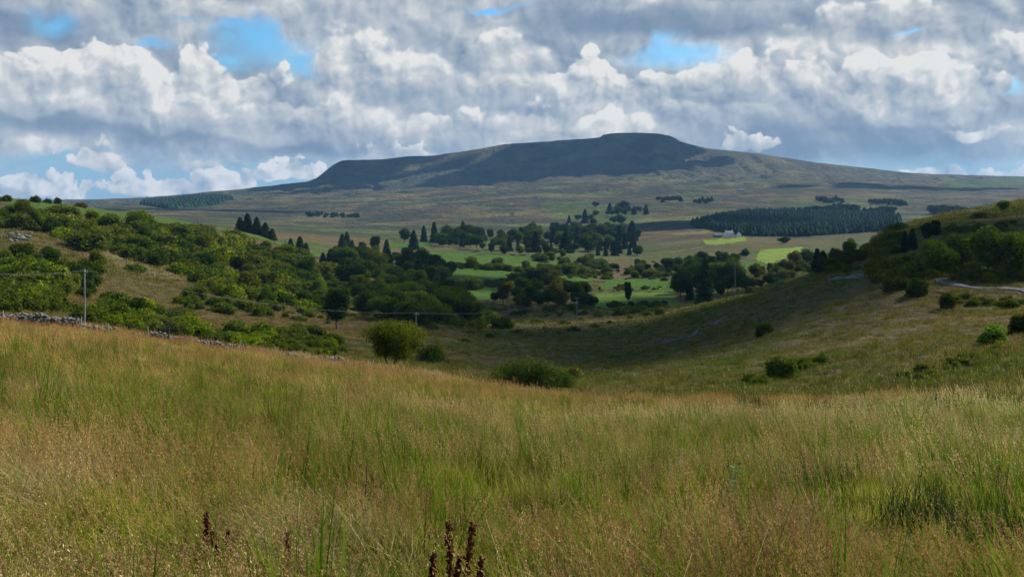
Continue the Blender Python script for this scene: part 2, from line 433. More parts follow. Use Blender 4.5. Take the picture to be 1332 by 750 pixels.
for poly, y0, y1, s in FIELDS:
    k = in_poly(gu+wob_u, gv+wob_v, poly) & (gy > y0) & (gy < y1)
    field[k] = np.maximum(field[k], s)
# boundary hedges between distant fields (thin dark lines)
gm = mesh_np('ground', np.stack([gx, gy, gz], 1), quads=quads)
at = gm.attributes.new('field', 'FLOAT', 'POINT'); at.data.foreach_set('value', field.astype(np.float32))
dist = np.hypot(gx, gy)
# rough brown heath against green: broad patches
br = .5 + .9*fbm(gx/260, gy/260, 81, 4) + .15*np.sign(gx)*0
# greener valley hollow right of the meadow's brow, browner hillsides
br += .25*smooth(1500, 2600, dist) - .15*smooth(4000, 4600, gy)
at = gm.attributes.new('brown', 'FLOAT', 'POINT'); at.data.foreach_set('value', np.clip(br, 0, 1).astype(np.float32))
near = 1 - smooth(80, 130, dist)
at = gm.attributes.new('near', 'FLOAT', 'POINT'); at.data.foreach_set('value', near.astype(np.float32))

GM, T, out = material('ground_soil_and_turf')
geo = T.new('ShaderNodeNewGeometry'); pos = geo.outputs['Position']
flat = T.vm('MULTIPLY', pos, (1, 1, .0))
dcam = T.vm('LENGTH', pos)
n_big = T.noise(flat, .0023, 5, .6)
n_mid = T.noise(flat, .018, 5, .6)
n_sml = T.noise(flat, .12, 5, .65)
n_fin = T.noise(flat, .9, 4, .7)
streak = T.noise(T.vm('MULTIPLY', pos, (.006, .02, .0)), 1.0, 6, .65)
brown = T.attr('brown'); fieldA = T.attr('field'); nearA = T.attr('near')
green = T.mix(n_sml, (.034, .056, .010), (.072, .090, .018))
heath = T.mix(n_mid, (.060, .041, .018), (.125, .085, .036))
tan = (.15, .12, .050)
bfac = T.mr(T.m('ADD', T.m('MULTIPLY', brown, .6), T.m('ADD', T.m('MULTIPLY', n_mid, .5), T.m('MULTIPLY', n_sml, .4))), .55, .95)
c = T.mix(bfac, green, heath)
c = T.mix(T.m('MULTIPLY', T.mr(streak, .52, .70), .65), c, tan)
c = T.mix(T.m('MULTIPLY', T.mr(n_big, .50, .62), .6), c, (.055, .078, .024))
n_slope = T.noise(T.vm('ADD', flat, (900, 300, 0)), .0055, 5, .62)
farm = T.mr(dcam, 900, 1600)
c = T.mix(T.m('MULTIPLY', T.m('MULTIPLY', T.mr(n_slope, .56, .44), farm), .85), c, (.030, .032, .018))
c = T.mix(T.m('MULTIPLY', T.m('MULTIPLY', T.mr(n_slope, .54, .66), farm), .65), c, (.16, .145, .050))
# old field banks and stream lines on the far slopes
ve = T.new('ShaderNodeTexVoronoi'); ve.feature = 'DISTANCE_TO_EDGE'; ve.voronoi_dimensions = '2D'
T.put(ve.inputs['Vector'], T.vm('ADD', flat, T.vm('SCALE', T.noise(flat, .006, 3, .5, color=True), 120.0))); ve.inputs['Scale'].default_value = .0034
lines = T.m('MULTIPLY', T.mr(ve.outputs['Distance'], .030, .012), T.m('MULTIPLY', farm, T.mr(dcam, 3900, 3000)))
c = T.mix(T.m('MULTIPLY', lines, T.mr(n_mid, .35, .6)), c, (.020, .028, .016))
# scrubby dark patches
vor = T.voro(T.vm('MULTIPLY', pos, (1, 1, 0)), .014, 2, .6)
c = T.mix(T.m('MULTIPLY', T.mr(T.m('ADD', T.m('MULTIPLY', vor, .5), n_sml), .62, .50), .55), c, (.026, .034, .017))
c = T.mix(T.m('MULTIPLY', T.mr(n_fin, .38, .62), .35), c, T.mix(1.0, c, (.55, .58, .5), 'MULTIPLY'))
# pasture
mow = T.noise(T.vm('MULTIPLY', pos, (.03, .12, 0)), 1.0, 4, .6)
pas = T.mix(mow, (.024, .062, .004), (.056, .105, .007))
pas = T.mix(T.mr(fieldA, .95, 1.5), pas, (.13, .18, .018))
c = T.mix(T.mr(fieldA, .15, .8), c, pas)
# thatch below the near grass
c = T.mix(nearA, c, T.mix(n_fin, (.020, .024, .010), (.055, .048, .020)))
# steep rock faces of the scarp
nz = T.sep(geo.outputs['Normal'])[2]
rock = T.mix(n_sml, (.045, .047, .048), (.10, .10, .098))
far = T.mr(dcam, 3300, 4300)
c = T.mix(T.m('MULTIPLY', far, .35), c, (.050, .056, .040))
c = T.mix(T.m('MULTIPLY', T.m('MULTIPLY', T.mr(nz, .90, .78), far), .8), c, rock)
bs = T.new('ShaderNodeBsdfPrincipled'); T.put(bs.inputs['Base Color'], c); bs.inputs['Roughness'].default_value = .95; bs.inputs['Specular IOR Level'].default_value = .1
bmp = T.new('ShaderNodeBump'); bmp.inputs['Strength'].default_value = .9
bmp.inputs['Distance'].default_value = 1.0
hgt = T.m('ADD', T.m('MULTIPLY', n_sml, 3.2), T.m('MULTIPLY', n_fin, T.mr(dcam, 1200, 200, 0, .5)))
hgt = T.m('ADD', hgt, T.m('MULTIPLY', T.noise(flat, .045, 4, .6), T.mr(dcam, 600, 3000, 0, 26)))
T.put(bmp.inputs['Height'], hgt); T.l.new(bmp.outputs[0], bs.inputs['Normal'])
T.l.new(bs.outputs[0], out.inputs[0])
gm.materials.append(GM)
go = link('ground', gm); tag(go, kind='structure')
# ---------------------------------------------------------------- foliage materials
def leaf_material(name, c1, c2, c3, scale=.5, trans=.35, tint=True):
    m, t, out = material(name)
    geo = t.new('ShaderNodeNewGeometry'); oi = t.new('ShaderNodeObjectInfo')
    tco = t.new('ShaderNodeTexCoord').outputs['Object']
    off = t.vm('ADD', tco, t.vm('SCALE', t.comb(1.0, 1.7, .3), t.m('MULTIPLY', oi.outputs['Random'], 50)))
    n = t.noise(off, scale, 3, .6)
    r = geo.outputs['Random Per Island']
    f = t.m('ADD', t.m('MULTIPLY', n, .75), t.m('MULTIPLY', r, .45))
    c = t.mix(t.mr(f, .30, .75, kind='LINEAR'), c1, c2)
    c = t.mix(t.m('MULTIPLY', t.mr(r, .80, 1.0), .6), c, c3)
    if tint: c = t.mix(1.0, c, oi.outputs['Color'], 'MULTIPLY')
    d = t.new('ShaderNodeBsdfDiffuse'); t.put(d.inputs[0], c)
    tr = t.new('ShaderNodeBsdfTranslucent'); t.put(tr.inputs[0], t.mix(1.0, c, (1.15, 1.25, .6), 'MULTIPLY'))
    mx = t.new('ShaderNodeMixShader'); mx.inputs[0].default_value = trans
    t.l.new(d.outputs[0], mx.inputs[1]); t.l.new(tr.outputs[0], mx.inputs[2])
    t.l.new(mx.outputs[0], out.inputs[0])
    return m
M_LEAF = leaf_material('broad_leaves', (.028, .048, .008), (.075, .100, .016), (.13, .14, .030))
M_BUSH = leaf_material('bush_leaves', (.034, .054, .008), (.100, .125, .016), (.17, .155, .030), .8)
M_NEEDLE = leaf_material('needles', (.018, .036, .018), (.044, .066, .030), (.065, .085, .040), .4, .15)
def bark_material(name, a, b):
    m, t, out = material(name)
    tco = t.new('ShaderNodeTexCoord').outputs['Object']
    n = t.noise(t.vm('MULTIPLY', tco, (6, 6, 1.2)), 2.0, 5, .65)
    bs = t.new('ShaderNodeBsdfPrincipled'); t.put(bs.inputs['Base Color'], t.mix(n, a, b)); bs.inputs['Roughness'].default_value = .9
    bp = t.new('ShaderNodeBump'); bp.inputs['Strength'].default_value = .6; t.put(bp.inputs['Height'], n); t.l.new(bp.outputs[0], bs.inputs['Normal'])
    t.l.new(bs.outputs[0], out.inputs[0]); return m
M_BARK = bark_material('bark', (.035, .028, .022), (.13, .11, .09))
M_GREYWOOD = bark_material('weathered_wood', (.12, .115, .10), (.25, .24, .22))

def leaf_quads(C, size, out_dir, rs, aspect=1.5):
    """one small bent-free leaf cluster face per centre"""
    n = len(C)
    nrm = rs.normal(size=(n, 3)) + out_dir*.9 + np.array([0, 0, .35]); nrm /= np.linalg.norm(nrm, axis=1)[:, None]
    t = rs.normal(size=(n, 3)); t -= (t*nrm).sum(1)[:, None]*nrm; t /= np.linalg.norm(t, axis=1)[:, None]
    b = np.cross(nrm, t)
    s = (size*rs.uniform(.6, 1.35, n))[:, None]
    t = t*s*aspect*.5; b = b*s*.5
    V = np.stack([C - t, C - b*.9 + t*.1, C + t, C + b*.9 - t*.1], 1).reshape(-1, 3)
    Q = np.arange(4*n).reshape(n, 4)
    return V, Q
def lobes(n, rx, rz, zc, rs, spread=.62, lr=(.32, .55), flat=.85):
    L = []
    for k in range(n):
        d = rs.normal(size=3); d /= np.linalg.norm(d); rad = spread*rs.uniform(.55, 1.0)
        c = np.array([d[0]*rx*rad, d[1]*rx*rad, zc + d[2]*rz*rad])
        r = rs.uniform(*lr)*min(rx, rz*1.3)
        L.append((c, np.array([r*rs.uniform(.9, 1.2), r*rs.uniform(.9, 1.2), r*flat])))
    return L
def crown_points(L, n, rs, shell=.45, zmin=.05):
    vol = np.array([l[1].prod()**.67 for l in L]); k = rs.choice(len(L), n, p=vol/vol.sum())
    c = np.array([l[0] for l in L])[k]; r = np.array([l[1] for l in L])[k]
    d = rs.normal(size=(n, 3)); d /= np.linalg.norm(d, axis=1)[:, None]
    rad = 1 - shell*rs.uniform(0, 1, n)**1.6
    rad *= 1 + .10*rs.normal(size=n)
    P = c + d*r*rad[:, None]
    ok = P[:, 2] > zmin
    return P[ok], d[ok]
def tube(path, radii, seg=6):
    V = []; F = []
    path = [np.array(p, float) for p in path]
    for i, p in enumerate(path):
        a = path[max(i-1, 0)]; b = path[min(i+1, len(path)-1)]
        t = b-a; t /= np.linalg.norm(t)
        u = np.cross(t, [0.31, .17, .93] if abs(t[2]) < .9 else [1, 0, 0]); u /= np.linalg.norm(u); w = np.cross(t, u)
        for k in range(seg):
            an = 2*math.pi*k/seg; V.append(p + radii[i]*(math.cos(an)*u + math.sin(an)*w))
    for i in range(len(path)-1):
        for k in range(seg):
            F.append((i*seg+k, i*seg+(k+1) % seg, (i+1)*seg+(k+1) % seg, (i+1)*seg+k))
    n = len(V); V.append(path[-1]); m0 = (len(path)-1)*seg
    for k in range(seg): F.append((m0+k, m0+(k+1) % seg, n, n))
    F = [f if f[2] != f[3] else f[:3] for f in F]
    return V, F
def join_tubes(tubes):
    V = []; F = []
    for v, f in tubes:
        o = len(V); V += [tuple(p) for p in v]; F += [tuple(i+o for i in q) for q in f]
    return V, F
def limb_set(h, z0, r0, L, rs, stems=1):
    """trunk with tapering limbs that reach into the lobes"""
    T_ = []
    for s in range(stems):
        lean = rs.normal(size=2)*.06*h if stems == 1 else rs.normal(size=2)*.14*h
        bx = rs.normal(size=2)*(.0 if stems == 1 else .03*h)
        top = np.array([lean[0], lean[1], z0 + (h-z0)*.55])
        mid = np.array([bx[0]+lean[0]*.4, bx[1]+lean[1]*.4, z0])
        rr = r0/(stems**.5)
        T_.append(tube([(bx[0], bx[1], -.3), (bx[0]*1.1, bx[1]*1.1, .25*z0+.1), mid, (mid+top)/2 + rs.normal(size=3)*.02*h, top], [rr*1.35, rr, rr*.8, rr*.55, rr*.2]))
        for c, r in L[s::stems]:
            a = mid*.6 + top*.4*rs.uniform(0, 1) + mid*.0
            a = mid + (top-mid)*rs.uniform(0, .8)
            m_ = (a + c)/2 + rs.normal(size=3)*.03*h
            T_.append(tube([a, m_, c], [rr*.45, rr*.28, rr*.08], 5))
    return join_tubes(T_)
def make_broadleaf(name, seed, h, w, n, leaf, trunk=.22, nl=16, mat=None, stems=1, shape=.5, shell=.5):
    rs = np.random.default_rng(seed)
    zc = h*(trunk + (1-trunk)*shape); rz = h*(1-trunk)*.5
    L = lobes(nl, w/2, rz, zc, rs, .68)
    L.append((np.array([0, 0, zc]), np.array([w*.3, w*.3, rz*.62])))
    P, d = crown_points(L, n, rs, shell, h*trunk*.6)
    V, Q = leaf_quads(P, leaf, d, rs)
    cm = mesh_np(name+'_crown', V, quads=Q, mat=mat or M_LEAF, smoothf=False)
    tv, tf = limb_set(h, h*trunk, h*.028, L, rs, stems)
    tm = mesh_np(name+'_trunk', tv, faces=tf, mat=M_BARK)
    return cm, tm
def scraggy(L, rs):
    # pull the lobes about so that no crown is a ball
    ax = rs.uniform(0, 3.14); k = rs.uniform(.75, 1.3)
    for i, (c, r) in enumerate(L):
        c[0] *= k; c[1] /= k; c[2] *= rs.uniform(.82, 1.12); r *= rs.uniform(.7, 1.15)
    return L
def make_bush(name, seed, h, w, n, leaf, nl=14, mat=None, shell=.6):
    rs = np.random.default_rng(seed)
    L = []
    for k in range(nl):
        a = rs.uniform(0, 2*math.pi); rad = w/2*.72*rs.uniform(0, 1)**.6
        r = rs.uniform(.24, .42)*min(w/2, h); hh = h*(1-.45*(rad/(w/2))**2)*rs.uniform(.55, 1.0)
        z = max(hh-r, r*.5)
        L.append((np.array([rad*math.cos(a), rad*math.sin(a), z]), np.array([r*1.15, r*1.15, r])))
        L.append((np.array([rad*math.cos(a), rad*math.sin(a), z*.45]), np.array([r*1.1, r*1.1, max(z*.5, r*.6)])))
    L = scraggy(L, rs)
    P, d = crown_points(L, n, rs, shell, -.1)
    K = int(n*.12); jx = rs.choice(len(P), K); P[jx] += d[jx]*rs.uniform(.1, .55, K)[:, None]*leaf*1.6
    V, Q = leaf_quads(P, leaf, d, rs)
    return mesh_np(name, V, quads=Q, mat=mat or M_BUSH, smoothf=False)
def make_conifer(name, seed, h, w, n, leaf, trunk=.06):
    rs = np.random.default_rng(seed)
    nb = int(26); P = []; D = []
    for k in range(n):
        t = rs.uniform(0, 1)**1.35
        z = h*(trunk + (1-trunk)*t)
        whorl = math.floor(t*nb)/nb
        a = rs.integers(0, 9)/9*2*math.pi + whorl*40 + rs.normal()*.16
        rmax = w/2*(1-t)**.62*(.72+.38*math.sin(whorl*97+a*2.1)) + .035*h
        r = rmax*rs.uniform(0, 1)**.55
        zz = h*(trunk+(1-trunk)*whorl) - r*.28 + rs.normal()*.012*h
        P.append((r*math.cos(a), r*math.sin(a), max(zz, .1))); D.append((math.cos(a), math.sin(a), .3))
    V, Q = leaf_quads(np.array(P), leaf, np.array(D), rs, 1.8)
    cm = mesh_np(name+'_crown', V, quads=Q, mat=M_NEEDLE, smoothf=False)
    tv, tf = join_tubes([tube([(0, 0, -.3), (0, 0, h*.3), (0, 0, h*.97)], [h*.018, h*.013, h*.002], 7)])
    return cm, mesh_np(name+'_trunk', tv, faces=tf, mat=M_BARK)

# unit sized (height 1) is awkward for leaf size, so every variant has a nominal height
BROAD = [(8.0, *make_broadleaf('round_tree', 11, 8, 8.5, 9000, .30, .16)), (10.0, *make_broadleaf('round_tree', 12, 10, 8.5, 10000, .34, .18, 20)),
         (7.0, *make_broadleaf('round_tree', 13, 7, 7.0, 7000, .30, .22, 12)), (12., *make_broadleaf('tall_tree', 14, 12, 7.5, 10000, .38, .15, 20)),
         (9.0, *make_broadleaf('open_tree', 15, 9, 9.5, 5200, .32, .25, 15, shell=.4))]
BUSH = [(3.5, make_bush('bush', 21, 3.5, 6, 5000, .26)), (3.0, make_bush('bush', 22, 3.0, 4.2, 3600, .24)), (4.5, make_bush('bush', 23, 4.5, 5.2, 5200, .28)),
        (2.0, make_bush('bush', 24, 2.0, 5.5, 3600, .22)), (5.5, make_bush('bush', 25, 5.5, 6.0, 6500, .30))]
CONI = [(14., *make_conifer('conifer', 31, 14, 9.0, 7500, .60)), (12., *make_conifer('conifer', 32, 12, 6.6, 6000, .52)), (15., *make_conifer('conifer', 33, 15, 11.5, 8500, .70))]

def put_tree(kind, var, p, h, label, cat='tree', group=None, tint=(1, 1, 1), wide=1.0, rz=None, parts=True, name=None):
    H0, cm, tm = kind[var]
    s = h/H0; rz = random.uniform(0, 6.28) if rz is None else rz
    nm = name or ('conifer_tree' if kind is CONI else 'broadleaf_tree')
    e = bpy.data.objects.new(nm, None); ROOT.objects.link(e); e.empty_display_size = .5
    e.location = (p[0], p[1], p[2]-.15*s); e.rotation_euler = (0, 0, rz); e.scale = (s*wide, s*wide, s)
    tag(e, label, cat, group)
    c = link('crown', cm, e); c.color = (*tint, 1)
    link('trunk', tm, e)
    return e
def put_bush(var, p, h, label, cat='bush', group=None, tint=(1, 1, 1), wide=1.0, name='bush'):
    H0, me = BUSH[var]; s = h/H0
    o = link(name, me, None, (p[0], p[1], p[2]-.12*h), random.uniform(0, 6.28), (s*wide, s*wide, s))
    o.color = (*tint, 1); tag(o, label, cat, group); return o
def jt(t, a=.12):
    """a slightly varied tint"""
    k = 1+random.uniform(-a, a)*1.6
    return tuple(max(.05, q*k*(1+random.uniform(-a, a)*.6)) for q in t)
def h_px(px, Y): return px*Y/FOC
OL = (1.35, 1.15, .75); DK = (.55, .62, .6); MG = (.9, 1, .9); BG = (1.5, 1.9, 1.1); BRN = (1.5, 1.0, .8); GREY = (1.6, 1.5, 1.9); YG = (1.8, 1.7, .9)
# ------------------------------------------------ single trees and bushes one can point to
def T1(kind, var, u, v, px, label, tint=MG, wide=1, Y=None, ymin=5, cat='tree', group=None):
    p = at_dist(u, Y) if Y else ground_at(u, v, ymin)
    if p is None: print('no ground', u, v); return
    return put_tree(kind, var, p, h_px(px, p[1]), label, cat, group, tint, wide)
def B1(var, u, v, px, label, tint=MG, wide=1, Y=None, ymin=5, cat='bush', group=None, name='bush'):
    p = at_dist(u, Y) if Y else ground_at(u, v, ymin)
    if p is None: print('no ground', u, v); return
    return put_bush(var, p, h_px(px, p[1]), label, cat, group, tint, wide, name)

BUSH.append((4.8, make_bush('willow_scrub', 41, 4.8, 7.5, 26000, .13, 22)))
# the round sallow in the middle gets a crown of its own
cm, tm = make_broadleaf('sallow', 77, 8.2, 10.0, 30000, .17, .24, 26, M_BUSH, stems=4, shape=.50, shell=.55)
BROAD.append((8.2, cm, tm))
T1(BROAD, 5, 511, 480, 70, 'big rounded olive-green tree with several stems standing just behind the brow of the brown meadow', (1.15, 1.05, .8), 1.0, Y=128)
B1(0, 562, 440, 34, 'low dark rounded bush just behind the right side of the big rounded tree', (.7, .8, .7), .8, Y=185)
B1(1, 653, 428, 21, 'small dark round bush alone on open rough ground between the utility poles', (.5, .6, .55), 1.1, ymin=150)
B1(5, 685, 497, 56, 'wide grey-green bush on the near valley floor right behind the brow of the meadow', (.75, .85, 1.1), 1.15, Y=118)
B1(5, 728, 497, 36, 'low grey-green bush against the right side of the wide grey-green bush', (.8, .9, 1.2), .8, Y=120)
B1(1, 745, 482, 24, 'small greyish thorny shrub to the right of the wide grey-green bush', (1.5, 1.2, 1.6), 1.0, Y=150)
T1(BROAD, 3, 438, 417, 62, 'tall dark dense tree alone at the right end of the brown hillside strip', (.5, .66, .55), .9, Y=265)
B1(0, 560, 405, 20, 'bright olive bush among the darker trees left of the green pasture', OL, 1.1, ymin=300)
for u, v, px, l, k in [(8, 259, 11, 'dark rounded bush on the skyline at the far left end of the left hill', 0), (46, 260, 10, 'dark lone bush on the skyline of the left hill, second from the left', 1), (62, 261, 7, 'small faint bush on the left skyline just right of the dark lone bush', 1), (75, 262, 9, 'small upright bush on the left skyline before the gap', 4), (104, 266, 7, 'low reddish bush at the right end of the skyline bushes on the left hill', 3), (28, 259, 4, 'tiny low bush on the left skyline between the two dark ones', 3)]:
    p = ground_at(u, v+3, 200) or at_dist(u, 520)
    put_bush(k, p, h_px(px, p[1])*1.1, l, tint=(.6, .6, .55) if 'reddish' not in l else (1.1, .6, .5))
T1(BROAD, 0, 66, 345, 26, 'dark round tree on the pale grass slope above the green scrub at far left', (.7, .85, .75), 1.0, ymin=150)
B1(2, 124, 342, 27, 'olive rounded bush alone on the grass slope above the left utility pole', OL, .9, ymin=150)
B1(1, 22, 326, 12, 'dark low bush beside the pale rock outcrop on the left hill', DK, 1.2, ymin=150)
B1(4, 322, 385, 40, 'tall olive-brown bush at the top edge of the brown grass strip on the left', (1.35, 1.1, .8), .9, ymin=150)
B1(2, 292, 378, 22, 'grey-green bush left of the tall olive-brown bush above the brown grass strip', (1.1, 1.1, 1.1), 1.1, ymin=150)
B1(3, 173, 352, 12, 'low green bush in the middle of the pale grass slope on the left', MG, 1.1, ymin=150)
# the thorn tree in front of the wall: bare twigs
rs = np.random.default_rng(5); tb = [tube([(0, 0, -.2), (.05, 0, .7), (.0, .05, 1.5), (-.05, 0, 2.6)], [.07, .05, .035, .008], 5)]
for k in range(26):
    z = rs.uniform(.5, 2.4); a = rs.uniform(0, 6.28); l = rs.uniform(.5, 1.5)*(1 if k > 3 else 1.6)
    e = np.array([l*math.cos(a)*(1.2 if math.cos(a) > 0 else .8), l*math.sin(a)*.8, z+l*rs.uniform(.2, .8)]); s0 = np.array([0, 0, z])
    m_ = (s0+e)/2 + rs.normal(size=3)*.08
    tb.append(tube([s0, m_, e], [.03, .018, .006], 4))
    for q in range(4):
        f_ = rs.uniform(.3, .95); b_ = s0+(e-s0)*f_; tb.append(tube([b_, b_+rs.normal(size=3)*.18+np.array([.1, 0, .15])], [.010, .004], 3))
tv, tf = join_tubes(tb)
p = at_dist(219, 67)
th = bpy.data.objects.new('thorn_tree', None); ROOT.objects.link(th); th.location = p; tag(th, 'small bare wind-bent thorn tree standing in front of the left stone wall', 'tree')
link('trunk', mesh_np('thorn_trunk', tv, faces=tf, mat=bark_material('thorn_bark', (.02, .016, .012), (.07, .055, .045))), th)
P = rs.normal(size=(500, 3))*np.array([.7, .5, .3]) + np.array([.3, 0, 1.9]); V, Q = leaf_quads(P, .07, P*0, rs)
link('crown', mesh_np('thorn_leaves', V, quads=Q, mat=M_BUSH, smoothf=False), th)

# right hand side
for a in [
 (CONI, 1, 1177, 298, 27, 'slim dark conifer at the left end of the row on the right ridge', (.5, .6, .55), .75, 250),
 (CONI, 0, 1187, 298, 28, 'dark conifer second from the left in the row on the right ridge', (.5, .6, .55), .8, 250),
 (BROAD, 3, 1206, 294, 30, 'dense dark tree, left one of the close pair crowning the right ridge', (.35, .42, .4), .9, 255),
 (BROAD, 3, 1217, 294, 28, 'dense dark tree, right one of the close pair crowning the right ridge', (.35, .42, .4), .9, 258),
 (BROAD, 4, 1305, 272, 19, 'bright green open tree on the skyline of the right ridge', (1.1, 1.5, 1.0), .9, 305),
 (BROAD, 0, 1222, 345, 49, 'rounded tree with a lit yellow-green top above the bend of the road', (1.6, 1.7, .9), 1.05, 200),
 (BROAD, 1, 1285, 358, 67, 'largest dark rounded tree behind the road on the right hillside', (1.35, 1.45, .95), 1.0, 192),
 (BROAD, 2, 1252, 352, 51, 'mid-sized tree between the rounded tree at the bend and the largest tree', (1.45, 1.5, 1.0), .9, 205),
 (BROAD, 0, 1326, 364, 62, 'dark tree cut by the right edge of the view behind the road', (1.45, 1.5, 1.0), .9, 188),
 (BROAD, 3, 1345, 362, 62, 'tree just outside the right edge beside the road', (1.45, 1.5, 1.0), .9, 194),
 (CONI, 0, 1063, 345, 38, 'tall dark conifer left of the pair by the hedge on the right', (.7, .8, .75), .8, 330),
 (CONI, 1, 1083, 343, 30, 'shorter dark conifer right of the pair by the hedge on the right', (.7, .8, .75), .9, 325),
 (BROAD, 1, 1106, 342, 30, 'bright green leafy tree standing behind the shorter dark conifer', (1.1, 1.5, .9), .8, 330),
 (BROAD, 2, 1160, 300, 12, 'small dark tree below the row of conifers on the right ridge', DK, 1.1, 280),
]:
    T1(a[0], a[1], a[2], a[3], a[4], a[5], a[6], a[7], Y=a[8])
for a in [
 (0, 1275, 277, 12, 'dark bush on the skyline of the right ridge left of the bright green tree', (.7, .6, .5), 1.2, 300),
 (2, 1208, 293, 13, 'brown rounded bush at the foot of the close pair of dark trees', BRN, 1.0, 247),
 (4, 1192, 372, 30, 'large dark bush at the inside of the road bend', (.5, .55, .5), 1.1, 178),
 (2, 1165, 365, 28, 'dark bush left of the large dark bush at the road bend', (.6, .6, .55), 1.2, 188),
 (4, 1232, 382, 24, 'dark round bush below the road right of the bend', (.4, .42, .4), .9, 160),
 (2, 1296, 436, 36, 'pale grey-green bush alone on the near right hillside', (1.3, 1.7, 1.5), 1.1, 110),
 (1, 1302, 446, 10, 'small yellow-green shrub under the pale grey-green bush', YG, 1.3, 107),
 (2, 1334, 425, 40, 'dark bush cut by the right edge of the view', (.45, .5, .5), 1.0, 118),
 (2, 1020, 478, 42, 'olive bush growing out of the dark ditch on the right hillside', (1.0, 1.0, .8), .9, 118),
 (1, 1068, 454, 17, 'small dark green bush right of the olive bush on the hillside', (.7, .95, .7), .85, 128),
 (2, 993, 412, 24, 'dark small tree-like bush beside the broken stone wall on the right hillside', (.55, .6, .55), .9, 185),
 (3, 968, 408, 9, 'low dark bush left of the tree-like bush beside the broken wall', DK, 1.2, 195),
]:
    B1(a[0], a[1], a[2], a[3], a[4], a[5], a[6], Y=a[7])
B1(3, 1245, 470, 12, 'dark heather clump in the ditch at the right', (.5, .42, .4), 1.4, Y=92, name='heather_clump')

# ------------------------------------------------ groups
def scatter_poly(n, poly, dmin, tries=60):
    us = [p[0] for p in poly]; vs = [p[1] for p in poly]; out = []
    k = 0
    while len(out) < n and k < n*tries:
        k += 1
        u = random.uniform(min(us), max(us)); v = random.uniform(min(vs), max(vs))
        if in_poly(np.array([u]), np.array([v]), poly)[0] and all((u-a)**2+(2*(v-b))**2 > dmin**2 for a, b in out): out.append((u, v))
    return out
TONE = {'dark green': (.52, .68, .50), 'mid green': (.95, 1.05, .85), 'olive': (1.35, 1.2, .75), 'yellowish green': (1.7, 1.75, .85), 'brownish': (1.4, 1.0, .8), 'grey-brown': (1.7, 1.45, 1.5)}
def bush_zone(n, poly, dmin, hpx, where, group, tones, ymin, shapes=(0, 1, 2, 3, 4), wide=(.85, 1.2), name='bush', tree_frac=0, hmax=9):
    for u, v in scatter_poly(n, poly, dmin):
        p = ground_at(u, v, ymin)
        if p is None: continue
        tn = random.choice(tones); h = min(h_px(random.uniform(*hpx), p[1]), hmax)
        if random.random() < tree_frac:
            put_tree(BROAD, random.choice((0, 1, 2, 4)), p, h*1.25, f'{tn} small tree {where}', 'tree', group+', small trees', jt(TONE[tn]), random.uniform(.8, 1.05))
        else:
            put_bush(random.choice(shapes), p, h, f'{tn} bush {where}', 'bush', group, jt(TONE[tn]), random.uniform(*wide), name)
HT = ['dark green', 'dark green', 'mid green', 'mid green', 'olive', 'yellowish green']
bush_zone(120, [(0,284),(60,286),(130,294),(200,300),(280,312),(340,324),(400,342),(440,362),(455,374),(420,392),(345,372),(280,350),(200,345),(130,320),(100,318),(60,300),(0,296)], 10, (10, 25), 'in the dense scrub on the upper left hillside', 'scrub on the left hillside', ['dark green', 'dark green', 'dark green', 'mid green', 'mid green', 'olive', 'grey-brown', 'yellowish green'], 230, tree_frac=.10)
bush_zone(26, [(0,345),(40,345),(62,372),(70,408),(0,404)], 11, (22, 38), 'in the bright green thicket at the far left edge below the slope', 'green thicket at the far left', ['mid green', 'dark green', 'mid green', 'yellowish green'], 128)
bush_zone(12, [(60,352),(112,352),(118,388),(80,392)], 12, (18, 28), 'in the shaded thicket just left of the left utility pole', 'thicket by the utility pole', ['dark green', 'grey-brown'], 135)
bush_zone(26, [(100,412),(150,398),(215,418),(260,428),(270,440),(200,436),(120,420)], 12, (20, 34), 'in the thicket behind the left stone wall beyond the utility pole', 'thicket behind the left wall', ['dark green', 'mid green', 'yellowish green'], 125, (0, 1, 2))
bush_zone(26, [(262,436),(330,432),(400,440),(455,452),(440,466),(360,456),(280,448)], 12, (12, 20), 'in the low row behind the right half of the stone wall', 'low row behind the left wall', ['yellowish green', 'mid green', 'yellowish green'], 115, (0, 1, 3))
bush_zone(16, [(200,388),(300,392),(380,402),(430,425),(330,408),(240,400)], 14, (8, 16), 'along the lower edge of the brown grass strip on the left', 'bushes below the grass strip', ['dark green', 'mid green'], 150)
bush_zone(26, [(230,352),(300,368),(360,385),(430,395),(430,412),(340,396),(250,378)], 11, (14, 26), 'along the foot of the left hill above the brown grass strip', 'bushes at the foot of the left hill', ['mid green', 'olive', 'dark green', 'yellowish green'], 180)
# woodland on the valley side left of the pastures
def tree_zone(n, poly, dmin, hpx, where, group, kinds, tones, ymin, wide=(.8, 1.1), hmax=22, parts=True):
    for u, v in scatter_poly(n, poly, dmin):
        p = ground_at(u, v, ymin)
        if p is None: continue
        if float(field_at(np.array([p[0]]), np.array([p[1]]))[0]) > .55: continue
        tn = random.choice(tones); h = min(h_px(random.uniform(*hpx)*random.choice((.75, 1, 1)), p[1]), hmax)
        if random.random() < kinds:
            put_tree(CONI, random.randrange(3), p, h*1.15, f'{tn} conifer {where}', 'tree', group+', conifers', jt(tuple(q*1.1 for q in TONE[tn])), random.uniform(*wide))
        else:
            put_tree(BROAD, random.randrange(5), p, h, f'{tn} leafy tree {where}', 'tree', group+', leafy trees', jt(TONE[tn]), random.uniform(*wide)*1.1)
tree_zone(52, [(440,345),(500,360),(520,375),(600,395),(625,425),(560,432),(470,412),(455,385)], 14, (24, 38), 'in the wood on the valley floor left of the pastures', 'wood left of the pastures', .05, ['dark green', 'mid green', 'olive'], 240)
